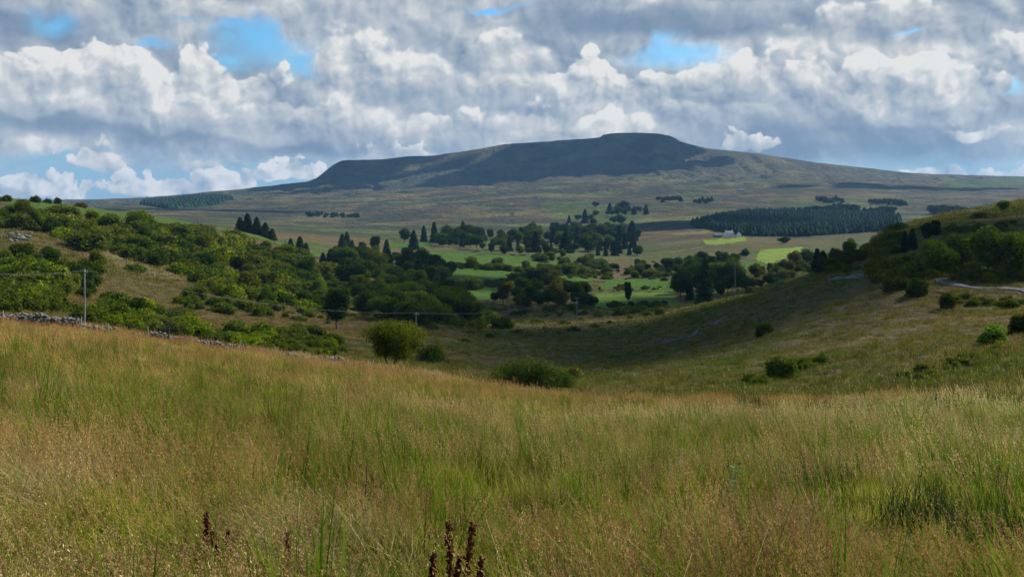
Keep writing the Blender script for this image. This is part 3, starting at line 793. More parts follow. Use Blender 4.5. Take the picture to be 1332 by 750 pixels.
tree_zone(26, [(500,345),(570,355),(585,372),(560,378),(500,368)], 12, (24, 36), 'in the dark grove at the left end of the green pastures', 'dark grove beside the pastures', .1, ['dark green'], 380)
for u, v, px in [(312,293,18),(322,294,24),(334,297,22),(345,299,18),(354,302,14),(378,313,16),(390,316,22),(398,320,18),(430,324,20),(436,326,24),(444,328,22),(420,325,14),(452,330,16)]:
    p = at_dist(u, 640 if u < 370 else 600); hh = h_px(px*1.3, p[1])
    put_tree(CONI, random.randrange(3), p, min(hh*.85, 15), 'dark conifer rising behind the crest of the left hill', 'tree', 'conifers behind the left hill', jt((.8, .95, .8)), 1.15)
tree_zone(22, [(450,320),(500,330),(520,345),(470,350),(440,338)], 12, (14, 26), 'on the shoulder behind the left hill', 'trees behind the left hill', .25, ['dark green', 'olive', 'mid green'], 400)
tree_zone(26, [(640,385),(690,372),(735,382),(730,400),(680,402),(642,396)], 11, (16, 30), 'in the dark clump in front of the middle pasture', 'dark clump in front of the pasture', 0, ['dark green', 'brownish'], 300)
tree_zone(20, [(738,385),(800,385),(806,402),(745,402)], 11, (18, 28), 'in the dark clump left of the bright lower pasture', 'dark clump beside the lower pasture', 0, ['dark green'], 300)
T1(BROAD, 3, 817, 396, 34, 'thin upright tree alone in front of the bright lower pasture', (.5, .7, .6), .45, ymin=300)
bush_zone(14, [(798,398),(870,396),(872,406),(800,408)], 9, (7, 11), 'along the lower edge of the bright lower pasture', 'bushes below the lower pasture', ['dark green', 'mid green'], 300)
tree_zone(12, [(880,378),(960,362),(965,382),(890,402)], 12, (26, 36), 'in the tall green group right of the lower pasture', 'tall group right of the pasture', .05, ['mid green', 'dark green'], 300)
T1(CONI, 1, 917, 385, 60, 'tallest slim tree in the group right of the lower pasture', (.8, 1, .9), .7, Y=420)
tree_zone(24, [(870,352),(930,338),(965,345),(950,362),(880,372)], 11, (14, 22), 'behind the tall green group right of the lower pasture', 'trees behind the tall group', .1, ['dark green', 'mid green'], 420)
tree_zone(30, [(960,372),(1010,350),(1060,345),(1150,342),(1150,350),(1060,356),(1000,372),(965,384)], 9, (14, 24), 'in the hedge beside the track on the right', 'hedge beside the track', .08, ['dark green', 'brownish', 'mid green'], 260)
bush_zone(20, [(1105,340),(1150,305),(1168,300),(1178,318),(1150,345)], 10, (10, 20), 'on the slope above the far stretch of road', 'bushes above the far road', ['dark green', 'brownish', 'olive'], 180)
bush_zone(12, [(1180,300),(1260,296),(1332,290),(1332,298),(1250,304),(1182,308)], 10, (5, 9), 'in the dark hedge line below the right ridge', 'hedge line below the right ridge', ['dark green', 'grey-brown'], 180)
bush_zone(26, [(1150,352),(1185,340),(1240,352),(1332,362),(1332,370),(1240,362),(1195,362),(1150,366)], 10, (12, 24), 'along the far side of the road on the right', 'roadside bushes on the right', ['dark green', 'olive', 'brownish'], 150)
bush_zone(10, [(1235,388),(1332,392),(1332,402),(1240,398)], 10, (6, 12), 'along the bank below the road on the right', 'bushes below the road', ['dark green', 'brownish'], 120)
bush_zone(14, [(960,498),(1000,490),(1060,470),(1060,476),(1000,498),(965,506)], 9, (9, 16), 'in the dark ditch line on the near right hillside', 'ditch line on the right hillside', ['dark green', 'grey-brown'], 90)
bush_zone(14, [(1170,492),(1240,472),(1300,450),(1302,458),(1250,482),(1180,500)], 8, (7, 13), 'in the ditch line running up to the pale bush at the right', 'ditch line at the far right', ['dark green', 'grey-brown'], 75)
bush_zone(30, [(600,428),(860,400),(860,412),(700,440),(600,445)], 20, (4, 8), 'scattered on the rough ground below the pastures', 'low bushes on the rough ground', ['dark green', 'olive', 'mid green'], 200, (1, 3))
# belt of far trees across the valley
tree_zone(110, [(495,318),(560,310),(640,310),(760,302),(835,308),(830,318),(780,330),(720,328),(620,326),(560,322),(510,326)], 5, (12, 25), 'in the long belt of trees across the middle of the valley', 'tree belt across the valley', .24, ['dark green', 'dark green', 'mid green'], 900)
tree_zone(18, [(620,330),(735,333),(735,348),(700,348),(690,336),(625,336)], 9, (10, 18), 'in front of the long valley belt beside the upper pasture', 'trees beside the upper pasture', 0, ['dark green', 'olive'], 700)
tree_zone(18, [(775,325),(830,322),(832,332),(778,334)], 9, (12, 18), 'in the dense dark block right of the valley belt', 'dark block at the end of the belt', .8, ['dark green'], 700)
tree_zone(34, [(750,352),(830,345),(960,335),(985,330),(985,338),(900,352),(860,364),(760,362)], 4, (6, 13), 'in the broken hedges behind the lower pasture', 'broken hedges behind the lower pasture', .05, ['dark green', 'dark green', 'mid green'], 500)
tree_zone(16, [(740,290),(800,272),(850,272),(850,280),(790,298),(745,304)], 9, (8, 16), 'in the small wood on the far slope above the belt', 'small wood on the far slope', .4, ['dark green'], 1000, hmax=26)
for pts, nn, hp in [([(790,278),(845,272)], 14, 5), ([(858,262),(890,260)], 10, 6), ([(905,264),(930,262)], 8, 6), ([(1065,262),(1098,262)], 10, 6), ([(1135,264),(1180,268)], 14, 7), ([(1050,275),(1120,273)], 18, 8), ([(1120,279),(1165,277)], 12, 9), ([(1215,278),(1262,280)], 14, 11), ([(400,280),(470,283)], 16, 6)]:
    (u0, v0), (u1, v1) = pts
    for k in range(nn):
        t = (k+random.uniform(-.4, .4))/nn; p = ground_at(u0+(u1-u0)*t, v0+(v1-v0)*t+random.uniform(-1, 2), 1300)
        if p: put_tree(CONI if k % 2 else BROAD, random.randrange(3), p, min(h_px(hp*random.uniform(.8, 1.2), p[1]), 24), 'far dark tree in thin shelter belts on the slopes under the mountain', 'tree', 'far shelter belts', jt(TONE['dark green']), 1.6)
for u, v, px, l in [(775,269,7,'small dark tree alone on the far green slope under the mountain'), (1020,317,10,'lone dark tree on the brown bank behind the bright yellow-green field')]:
    T1(BROAD, 0, u, v, px, l, DK, 1.5, ymin=900 if u > 900 else 1300)
UNDER = [(70, [(600,346),(700,350),(770,356),(800,364),(760,362),(690,356),(600,350)], (4, 9), 420), (45, [(690,334),(780,342),(800,350),(760,349),(700,341)], (3, 8), 550), (45, [(580,372),(640,366),(700,362),(700,370),(640,374),(590,380)], (4, 9), 380), (40, [(800,352),(870,348),(940,352),(900,362),(830,360)], (4, 9), 450),
 (420, [(0,279),(60,282),(130,291),(200,298),(300,311),(370,328),(430,350),(455,368),(430,392),(345,378),(270,355),(200,345),(110,326),(60,304),(0,298)], (5, 14), 230),
 (60, [(0,345),(45,345),(66,380),(78,410),(0,408)], (10, 20), 128), (30, [(100,408),(215,416),(270,436),(200,438),(115,422)], (8, 18), 125), (50, [(262,432),(400,438),(455,450),(440,468),(270,448)], (6, 12), 112),
 (50, [(200,385),(300,390),(400,400),(440,424),(330,412),(230,402)], (4, 10), 150), (40, [(1150,350),(1240,348),(1332,360),(1332,372),(1250,364),(1195,364)], (5, 12), 150),
 (50, [(1180,298),(1332,288),(1332,300),(1180,308)], (3, 6), 180), (36, [(1230,386),(1332,390),(1332,402),(1235,400)], (4, 8), 120), (34, [(950,500),(1000,488),(1060,468),(1062,478),(1000,500)], (5, 10), 90), (34, [(1165,495),(1240,470),(1310,446),(1310,458),(1250,484),(1180,502)], (4, 9), 72),
 (70, [(460,380),(560,395),(640,400),(640,428),(540,430),(460,410)], (6, 14), 250), (60, [(640,398),(810,398),(870,402),(860,412),(640,410)], (3, 7), 300), (50, [(960,372),(1010,352),(1150,344),(1150,352),(1040,362),(965,388)], (4, 10), 240), (60, [(740,350),(980,330),(980,340),(880,366),(740,364)], (3, 6), 500),
 (40, [(560,343),(640,346),(740,351),(740,354),(640,350),(560,347)], (2, 4), 450), (30, [(770,374),(890,372),(890,377),(770,379)], (2, 4), 400)]
for o in bpy.data.objects:
    if 'label' in o and len(o['label'].split()) > 16: print('LONG', o['label'])
print('objects', len(bpy.data.objects))
# ---------------------------------------------------------------- roads (thin sheets draped on the ground)
def simple(name, c1, c2, scale=2.0, rough=.9, det=5):
    m, t, out = material(name)
    tco = t.new('ShaderNodeTexCoord').outputs['Object']
    n = t.noise(tco, scale, det, .65)
    bs = t.new('ShaderNodeBsdfPrincipled'); t.put(bs.inputs['Base Color'], t.mix(t.mr(n, .3, .7), c1, c2)); bs.inputs['Roughness'].default_value = rough; bs.inputs['Specular IOR Level'].default_value = .08 if rough > .6 else .5
    bp = t.new('ShaderNodeBump'); bp.inputs['Strength'].default_value = .4; t.put(bp.inputs['Height'], n); t.l.new(bp.outputs[0], bs.inputs['Normal'])
    t.l.new(bs.outputs[0], out.inputs[0]); return m
M_ROAD = simple('road_tar', (.08, .085, .095), (.14, .14, .15), 1.5)
M_TRACK = simple('stony_track', (.12, .10, .075), (.26, .23, .18), .8)
def ribbon(name, pts, width, mat, lift=.06):
    P = []
    for (a, b) in zip(pts[:-1], pts[1:]):
        n = max(3, int(math.hypot(b[0]-a[0], b[1]-a[1])/1.5))
        for k in range(n): P.append((a[0]+(b[0]-a[0])*k/n, a[1]+(b[1]-a[1])*k/n))
    P.append(pts[-1]); P = np.array(P)
    for _ in range(6): P[1:-1] = (P[:-2]+P[1:-1]*2+P[2:])/4
    Tn = np.gradient(P, axis=0); Tn /= np.linalg.norm(Tn, axis=1)[:, None]; N = np.stack([-Tn[:, 1], Tn[:, 0]], 1)
    m = 7; V = []
    for j in range(m):
        s = (j/(m-1)-.5)*width
        w = s + (fbm(P[:, 0]/3, P[:, 1]/3, 5, 2)*.3 if j in (0, m-1) else 0)
        q = P + N*np.asarray(w)[..., None] if np.ndim(w) else P + N*w
        V.append(np.stack([q[:, 0], q[:, 1], height(q[:, 0], q[:, 1])+lift+.03*(1-(2*s/width)**2)], 1))
    V = np.array(V); nn = len(P); ii = np.arange(m*nn).reshape(m, nn)
    Q = np.stack([ii[:-1, :-1], ii[1:, :-1], ii[1:, 1:], ii[:-1, 1:]], -1).reshape(-1, 4)[:, ::-1]
    return link(name, mesh_np(name, V.reshape(-1, 3), quads=Q, mat=mat))
ribbon_pts = [at_dist(1375, 160)[:2], at_dist(1332, 172)[:2], at_dist(1290, 177)[:2], at_dist(1250, 182)[:2], at_dist(1228, 190)[:2], at_dist(1216, 203)[:2], at_dist(1196, 212)[:2], at_dist(1160, 218)[:2], at_dist(1125, 226)[:2], at_dist(1085, 236)[:2], at_dist(1078, 244)[:2]]
tag(ribbon('road', ribbon_pts, 2.7, M_ROAD, .14), kind='structure')
tp = [ground_at(u, v, 150) for u, v in [(985, 378), (965, 384), (940, 391), (905, 397), (880, 400)]]
tag(ribbon('track', [p[:2] for p in tp if p], 2.2, M_TRACK, .18), kind='structure')
hp = ground_at(940, 318, 700)
tag(ribbon('farm_lane', [ (hp[0]-55, hp[1]-8), (hp[0]-25, hp[1]+12), (hp[0], hp[1]+20)], 4, M_TRACK, .3), kind='structure')
tq = [ground_at(u, v, 300) for u, v in [(556, 341), (600, 343), (640, 345), (680, 344), (735, 350)]]

# ---------------------------------------------------------------- dry stone walls
M_STONE = None
m, t, out = material('limestone')
geo = t.new('ShaderNodeNewGeometry'); tco = t.new('ShaderNodeTexCoord').outputs['Object']
n = t.noise(tco, 3.0, 6, .65)
c = t.mix(t.mr(n, .3, .7), (.085, .085, .078), (.26, .25, .23))
c = t.mix(t.m('MULTIPLY', geo.outputs['Random Per Island'], .5), c, (.07, .068, .065))
bs = t.new('ShaderNodeBsdfPrincipled'); t.put(bs.inputs['Base Color'], c); bs.inputs['Roughness'].default_value = .9; bs.inputs['Specular IOR Level'].default_value = .08; t.l.new(bs.outputs[0], out.inputs[0]); M_STONE = m
_b = bmesh.new(); bmesh.ops.create_icosphere(_b, subdivisions=1, radius=1); ICO_V = np.array([v.co[:] for v in _b.verts]); ICO_F = [tuple(v.index for v in f.verts) for f in _b.faces]; _b.free()
ICO_F = np.array(ICO_F)
def stones(P, S, rs):
    V = []; F = []
    for k, (p, s) in enumerate(zip(P, S)):
        w = ICO_V*(1+.22*rs.normal(size=(12 if len(ICO_V) == 12 else len(ICO_V), 1)))
        w = np.clip(w, -.78, .78)*np.array([s*1.35, s*1.05, s*.75])
        a = rs.uniform(0, 6.28); ca, sa = math.cos(a), math.sin(a); b = rs.normal()*.35; cb, sb = math.cos(b), math.sin(b)
        w = w @ np.array([[ca, sa, 0], [-sa, ca, 0], [0, 0, 1]]) @ np.array([[cb, 0, sb], [0, 1, 0], [-sb, 0, cb]])
        V.append(w+p); F.append(ICO_F+k*len(ICO_V))
    return np.concatenate(V), np.concatenate(F)
def wall(name, path, hfun, size, seed, gap=0):
    rs = np.random.default_rng(seed); P = []; S = []
    for (a, b) in zip(path[:-1], path[1:]):
        a = np.array(a[:2]); b = np.array(b[:2]); L = np.linalg.norm(b-a); n = int(L/(size*1.5))
        d = (b-a)/L; nn = np.array([-d[1], d[0]])
        for k in range(n):
            q = a+d*(k/n*L); hh = hfun(q, rs)
            if hh <= 0: continue
            z = size*.3
            g = H1(q[0], q[1])
            while z < hh:
                wd = .32*(1-z/max(hh, .1)*.5)
                for sgn in (-1, 1):
                    c_ = q + nn*(wd*sgn+rs.normal()*.07) + d*rs.normal()*.12
                    P.append(np.array([c_[0], c_[1], g+z+rs.normal()*.05])); S.append(size*rs.uniform(.6, 1.3))
                z += size*1.05
            for _ in range(2):
                if rs.uniform() < .35:
                    c_ = q + nn*rs.normal()*1.0; P.append(np.array([c_[0], c_[1], H1(c_[0], c_[1])+.08])); S.append(size*rs.uniform(.5, 1.1))
    V, F = stones(P, S, rs)
    return link(name, mesh_np(name, V, quads=F, mat=M_STONE, smoothf=False))
WALL_UY = [(-80, 71), (0, 71), (40, 71.5), (104, 71), (150, 71.5), (200, 72.5), (250, 73), (300, 73), (350, 74), (390, 76), (430, 78), (450, 79)]
path = [at_dist(u, Y) for u, Y in WALL_UY]
def hf(q, rs):
    u = 666+FOC*q[0]/q[1]
    base = 1.0 if u < 104 else .72
    h = base + .30*float(fbm(np.array([q[0]/3]), np.array([q[1]/3]), 9, 3)[0])
    if u > 100 and float(fbm(np.array([q[0]/7]), np.array([.3]), 19, 2)[0]) > .25: h *= .5
    return h
tag(wall('stone_wall', path, hf, .13, 3), 'long tumbledown grey dry stone wall crossing the brown meadow on the left', 'wall')
def hf2(q, rs): return .38 + .5*float(fbm(np.array([q[0]/4]), np.array([q[1]/4]), 29, 2)[0])
rp = [ground_at(u, v, 100) for u, v in [(862, 447), (880, 444), (900, 438), (908, 433)]]
tag(wall('stone_wall', rp, hf2, .26, 4), 'lower broken piece of stone wall on the shaded right hillside', 'wall')
rp = [ground_at(u, v, 100) for u, v in [(926, 424), (934, 418), (948, 410), (960, 406)]]
tag(wall('stone_wall', rp, hf2, .26, 5), 'upper broken piece of stone wall running up the shaded right hillside', 'wall')
# a stone outcrop on the left hill and boulders
rs = np.random.default_rng(8)
def rocks(name, u0, u1, v0, v1, n, size, label, ymin=200, cat='rock'):
    P = []; S = []
    for k in range(n):
        g = ground_at(rs.uniform(u0, u1), rs.uniform(v0, v1), ymin)
        if g: P.append(np.array([g[0], g[1], g[2]+size*.2])); S.append(size*rs.uniform(.5, 1.4))
    V, F = stones(P, S, rs); return tag(link(name, mesh_np(name, V, quads=F, mat=M_STONE, smoothf=False)), label, cat)
rocks('rock_outcrop', 12, 40, 303, 314, 26, .9, 'pale grey limestone outcrop showing in the scrub at the far left')
for k, (u, v, s) in enumerate([(350, 306, .9), (372, 315, 1.1), (383, 321, 1.0), (136, 262, .7)]):
    g = ground_at(u, v, 300)
    if g:
        V, F = stones([np.array([0, 0, s*.3]), np.array([s*.8, .2, s*.15])], [s, s*.6], rs)
        lab = ['pale boulder highest on the bare green crest of the left hill', 'larger pale boulder midway down the green crest of the left hill', 'pale boulder lowest on the green crest of the left hill', 'small pale rock on the skyline grass of the left hill'][k]
        tag(link('boulder', mesh_np('boulder', V, quads=F, mat=M_STONE, smoothf=False), None, g), lab, 'rock')
# ---------------------------------------------------------------- posts of the old fence beside the wall
def post(u, Y, h, label, lean=0):
    p = at_dist(u, Y)
    v, f = tube([(0, 0, -.3), (lean*.5, 0, h*.5), (lean, 0, h), (lean, 0, h+.02)], [.045, .042, .038, .01], 7)
    tag(link('fence_post', mesh_np('fence_post', v, faces=f, mat=M_GREYWOOD), None, p), label, 'fence post')
post(4, 70.3, 1.3, 'weathered fence post standing in the stone wall at the left edge')
post(104, 70.3, 1.25, 'dark leaning fence post where the tall part of the left wall ends', .12)
post(193, 71.5, 1.1, 'fence post beside the wall just left of the thorn tree', -.05)
post(313, 72.5, 1.1, 'thin fence post in the wall to the right of the thorn tree')
post(140, 71, 1.0, 'short fence post between the leaning post and the thorn tree', .05)

# ---------------------------------------------------------------- utility poles and wires
M_CERAM = simple('insulator_glaze', (.30, .22, .16), (.36, .27, .20), 4, .3)
M_WIRE = simple('wire_metal', (.16, .16, .17), (.22, .22, .23), 3, .5)
def pole(u, v_base, v_top, Y, label, arm_az, insul=True):
    p = at_dist(u, Y); top = (HOR - v_top)/FOC*Y; h = top - p[2]
    e = bpy.data.objects.new('utility_pole', None); ROOT.objects.link(e); e.location = p; e.rotation_euler = (0, 0, arm_az)
    tag(e, label, 'utility pole', 'wooden utility poles')
    v, f = tube([(0, 0, -1), (.03, 0, h*.35), (.05, 0, h*.7), (.04, 0, h-.02), (.04, 0, h)], [.15, .13, .11, .10, .08], 10)
    link('post', mesh_np('pole_post', v, faces=f, mat=M_GREYWOOD), e)
    b = bmesh.new(); bmesh.ops.create_cube(b, size=1, matrix=Matrix.Translation((0, .17, h-.45)) @ Matrix.Diagonal((2.3, .10, .13, 1)))
    bmesh.ops.bevel(b, geom=b.edges[:], offset=.012, segments=1)
    me = bpy.data.meshes.new('crossarm'); b.to_mesh(me); b.free(); me.materials.append(M_GREYWOOD); link('crossarm', me, e)
    v, f = join_tubes([tube([(s*.7, .15, h-.47), (0, .15, h-1.1)], [.02, .02], 5) for s in (-1, 1)]); link('brace', mesh_np('brace', v, faces=f, mat=M_WIRE), e)
    tips = []
    for s in (-1.0, 0, 1.0):
        z0 = h-.38
        v, f = tube([(s, .17, z0), (s, .17, z0+.10), (s, .17, z0+.12), (s, .17, z0+.17), (s, .17, z0+.18), (s, .17, z0+.24)], [.02, .02, .06, .05, .065, .03], 8)
        link('insulator', mesh_np('insulator', v, faces=f, mat=M_CERAM), e)
        ca, sa = math.cos(arm_az), math.sin(arm_az)
        tips.append((p[0]+s*ca-.17*sa, p[1]+s*sa+.17*ca, p[2]+z0+.24))
    return tips
def wires(A, B, label, sag=1.6, skip=()):
    for k, (a, b) in enumerate(zip(A, B)):
        if k in (skip or (1,)): continue
        a = np.array(a); b = np.array(b)
        pts = [a+(b-a)*t - np.array([0, 0, sag*4*t*(1-t)]) for t in np.linspace(0, 1, 18)]
        v, f = tube([q-a for q in pts], [.007]*18, 4)
        o = link('power_line', mesh_np('power_line', v, faces=f, mat=M_WIRE), None, tuple(a))
        tag(o, f"{('nearer','','farther')[k]} {label}", 'power line', 'power lines')
pA = pole(110, 415, 350, 150, 'tall grey wooden utility pole with crossarm behind the left stone wall', -.95)
pB = pole(541, 433, 406, 235, 'grey wooden utility pole behind the big rounded tree', -.85)
pC = pole(750, 417, 386, 330, 'grey wooden utility pole on the rough ground right of the centre', -.8)
pD = pole(956, 372, 340, 345, 'slim dark utility pole on the hillside right of the bright field', -.6)
p0 = at_dist(-160, 118); tips0 = [(p0[0]+s*.6, p0[1]-s*.8, p0[2]+9) for s in (-1, 0, 1)]
pole0 = pole(-160, 0, 330, 118, 'utility pole beyond the left edge of the view', -.95)
wires(pole0, pA, 'wire from the left edge to the tall left pole', 1.4)
wires(pA, pB, 'wire hanging between the tall left pole and the pole behind the rounded tree', 2.0)
wires(pB, pC, 'wire hanging between the pole behind the rounded tree and the centre pole', 2.0)
wires(pC, pD, 'wire running from the centre pole to the slim pole by the bright field', 2.0)

# ---------------------------------------------------------------- the far white farmhouse
M_WHITE = simple('whitewash', (.70, .70, .68), (.82, .82, .80), 1)
M_SLATE = simple('slate', (.10, .105, .12), (.16, .165, .18), 2)
M_GLASS = simple('window_glass', (.02, .025, .03), (.04, .045, .05), 1, .15)
def gable_mesh(w, d, h, r, over=.0):
    V = [(-w/2, -d/2, -2), (w/2, -d/2, -2), (w/2, d/2, -2), (-w/2, d/2, -2), (-w/2, -d/2, h), (w/2, -d/2, h), (w/2, d/2, h), (-w/2, d/2, h), (-w/2, 0, h+r), (w/2, 0, h+r)]
    F = [(0, 1, 5, 4), (2, 3, 7, 6), (1, 2, 6, 9, 5), (3, 0, 4, 8, 7), (3, 2, 1, 0), (4, 5, 9, 8), (6, 7, 8, 9)]
    return V, F
def roof_mesh(w, d, h, r, o=.35, th=.15):
    V = []; 
    for x in (-w/2-o, w/2+o):
        V += [(x, -d/2-o, h-o*r/(d/2)+.03), (x, 0, h+r+.03), (x, d/2+o, h-o*r/(d/2)+.03), (x, d/2+o, h-o*r/(d/2)+.03+th), (x, 0, h+r+th+.03), (x, -d/2-o, h-o*r/(d/2)+.03+th)]
    F = [(5, 4, 10, 11), (4, 3, 9, 10), (0, 6, 7, 1), (1, 7, 8, 2), (0, 5, 11, 6), (2, 8, 9, 3), (0, 1, 4, 5), (1, 2, 3, 4), (6, 11, 10, 7), (7, 10, 9, 8)]
    return V, F
def box_part(name, c, s, mat, par):
    b = bmesh.new(); bmesh.ops.create_cube(b, size=1, matrix=Matrix.Translation(c) @ Matrix.Diagonal((*s, 1)))
    me = bpy.data.meshes.new(name); b.to_mesh(me); b.free(); me.materials.append(mat); return link(name, me, par)
def house(p, w, d, h, r, rz, label, wins, chim, mat=None, name='farmhouse', cat='house'):
    e = bpy.data.objects.new(name, None); ROOT.objects.link(e); e.location = p; e.rotation_euler = (0, 0, rz); tag(e, label, cat)
    v, f = gable_mesh(w, d, h, r); link('wall', mesh_np('wall', v, faces=f, mat=mat or M_WHITE, smoothf=False), e)
    v, f = roof_mesh(w, d, h, r); ro = link('roof', mesh_np('roof', v, faces=f, mat=M_SLATE, smoothf=False), e)
    for x in chim: box_part('chimney', (x, 0, h+r+.5), (.9, .7, 1.6), mat or M_WHITE, ro)
    for x, z, ww, hh in wins: box_part('window', (x, -d/2-.01, z), (ww, .12, hh), M_GLASS, e)
    if wins: box_part('door', (0, -d/2-.01, 1.05), (1.0, .12, 2.1), M_SLATE, e)
    return e
p = ground_at(948, 308, 800)
house(p, 11.5, 6.5, 5.0, 2.6, .55, 'white two-storey farmhouse with a slate roof in front of the dark plantation', [(-4.6, 1.6, 1.1, 1.2), (-2.2, 1.6, 1.1, 1.2), (2.2, 1.6, 1.1, 1.2), (4.6, 1.6, 1.1, 1.2), (-4.6, 4.1, 1.1, 1.1), (0, 4.1, 1.1, 1.1), (4.6, 4.1, 1.1, 1.1)], (-5.6, 5.6))
p2 = (p[0]+12, p[1]-3, H1(p[0]+12, p[1]-3)); house(p2, 7, 6, 3.6, 3.2, 1.35, 'white gabled wing standing right of the white farmhouse', [(-2, 1.5, 1, 1), (2, 1.5, 1, 1)], ())
p3 = (p[0]-14, p[1]+2, H1(p[0]-14, p[1]+2)); house(p3, 9, 5, 2.8, 1.6, .1, 'low grey shed standing left of the white farmhouse', [], (), M_SLATE, 'shed', 'shed')
p4 = ground_at(660, 326, 1000)
if p4: house(p4, 12, 6, 3.0, 2.2, .2, 'small reddish barn almost hidden in the valley tree belt', [], (), simple('rust', (.16, .08, .06), (.22, .12, .09)), 'barn', 'barn')
p5 = ground_at(963, 249, 2000)
if p5: house(p5, 20, 9, 5.0, 3.5, .2, 'tiny pale farmhouse high on the moor below the summit', [(-5, 2, 1, 1), (5, 2, 1, 1)], (-8, 8), simple('grey_render', (.3, .3, .3), (.4, .4, .4)))

# ---------------------------------------------------------------- far plantations: closed woods that read as one mass
def plantation(name, poly, spacing, h, ymin, ymax, label, seed, tone):
    rs = np.random.default_rng(seed)
    us = [q[0] for q in poly]; vs = [q[1] for q in poly]
    # region in plan found by walking the ground
    xs = np.arange((min(us)-666)/FOC*ymax-50, (max(us)-666)/FOC*ymax+50, spacing); ys = np.arange(ymin, ymax, spacing)
    XX, YY = np.meshgrid(xs, ys); XX = XX+rs.uniform(-.35, .35, XX.shape)*spacing; YY = YY+rs.uniform(-.35, .35, XX.shape)*spacing
    XX = XX.ravel(); YY = YY.ravel(); ZZ = height(XX, YY); uu, vv = proj(XX, YY, ZZ)
    k = in_poly(uu, vv, poly); XX, YY, ZZ = XX[k], YY[k], ZZ[k]
    if len(XX) == 0: print('empty plantation'); return
    V = []; Q = []
    n = len(XX); hh = h*rs.uniform(.62, 1.2, n)*(1+.25*fbm(XX/60, YY/60, 3, 2)); wd = spacing*.62*rs.uniform(.85, 1.2, n)
    seg = 5; lev = [(.0, .9), (.3, 1.0), (.62, .55), (1.0, .03)]
    for (t_, r_) in lev:
        for s in range(seg):
            a = 2*math.pi*s/seg + rs.uniform(0, 6.28, n)*0 + np.arange(n)*.7
            rr = wd*r_*(1+.25*rs.normal(size=n))
            V.append(np.stack([XX+rr*np.cos(a), YY+rr*np.sin(a), ZZ+hh*t_-.5*(t_ == 0)+rs.normal(size=n)*.3], 1))
    V = np.array(V)                     # (levels*seg, n, 3)
    for l in range(len(lev)-1):
        for s in range(seg):
            a = l*seg+s; b = l*seg+(s+1) % seg
            Q.append(np.stack([a*n+np.arange(n), b*n+np.arange(n), (b+seg)*n+np.arange(n), (a+seg)*n+np.arange(n)], 1))
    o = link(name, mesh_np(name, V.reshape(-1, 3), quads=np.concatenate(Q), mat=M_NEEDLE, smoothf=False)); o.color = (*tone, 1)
    tag(o, label, 'wood', kind='stuff'); print(name, n)
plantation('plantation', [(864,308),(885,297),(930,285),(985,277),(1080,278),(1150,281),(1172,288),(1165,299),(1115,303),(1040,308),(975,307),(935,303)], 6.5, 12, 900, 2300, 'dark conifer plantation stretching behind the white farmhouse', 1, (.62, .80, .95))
plantation('plantation', [(183,266),(200,259),(240,256),(300,259),(352,267),(335,272),(290,274),(255,277),(225,273)], 14, 18, 1900, 4300, 'dark conifer plantation high behind the left hill', 2, (.6, .78, .9))
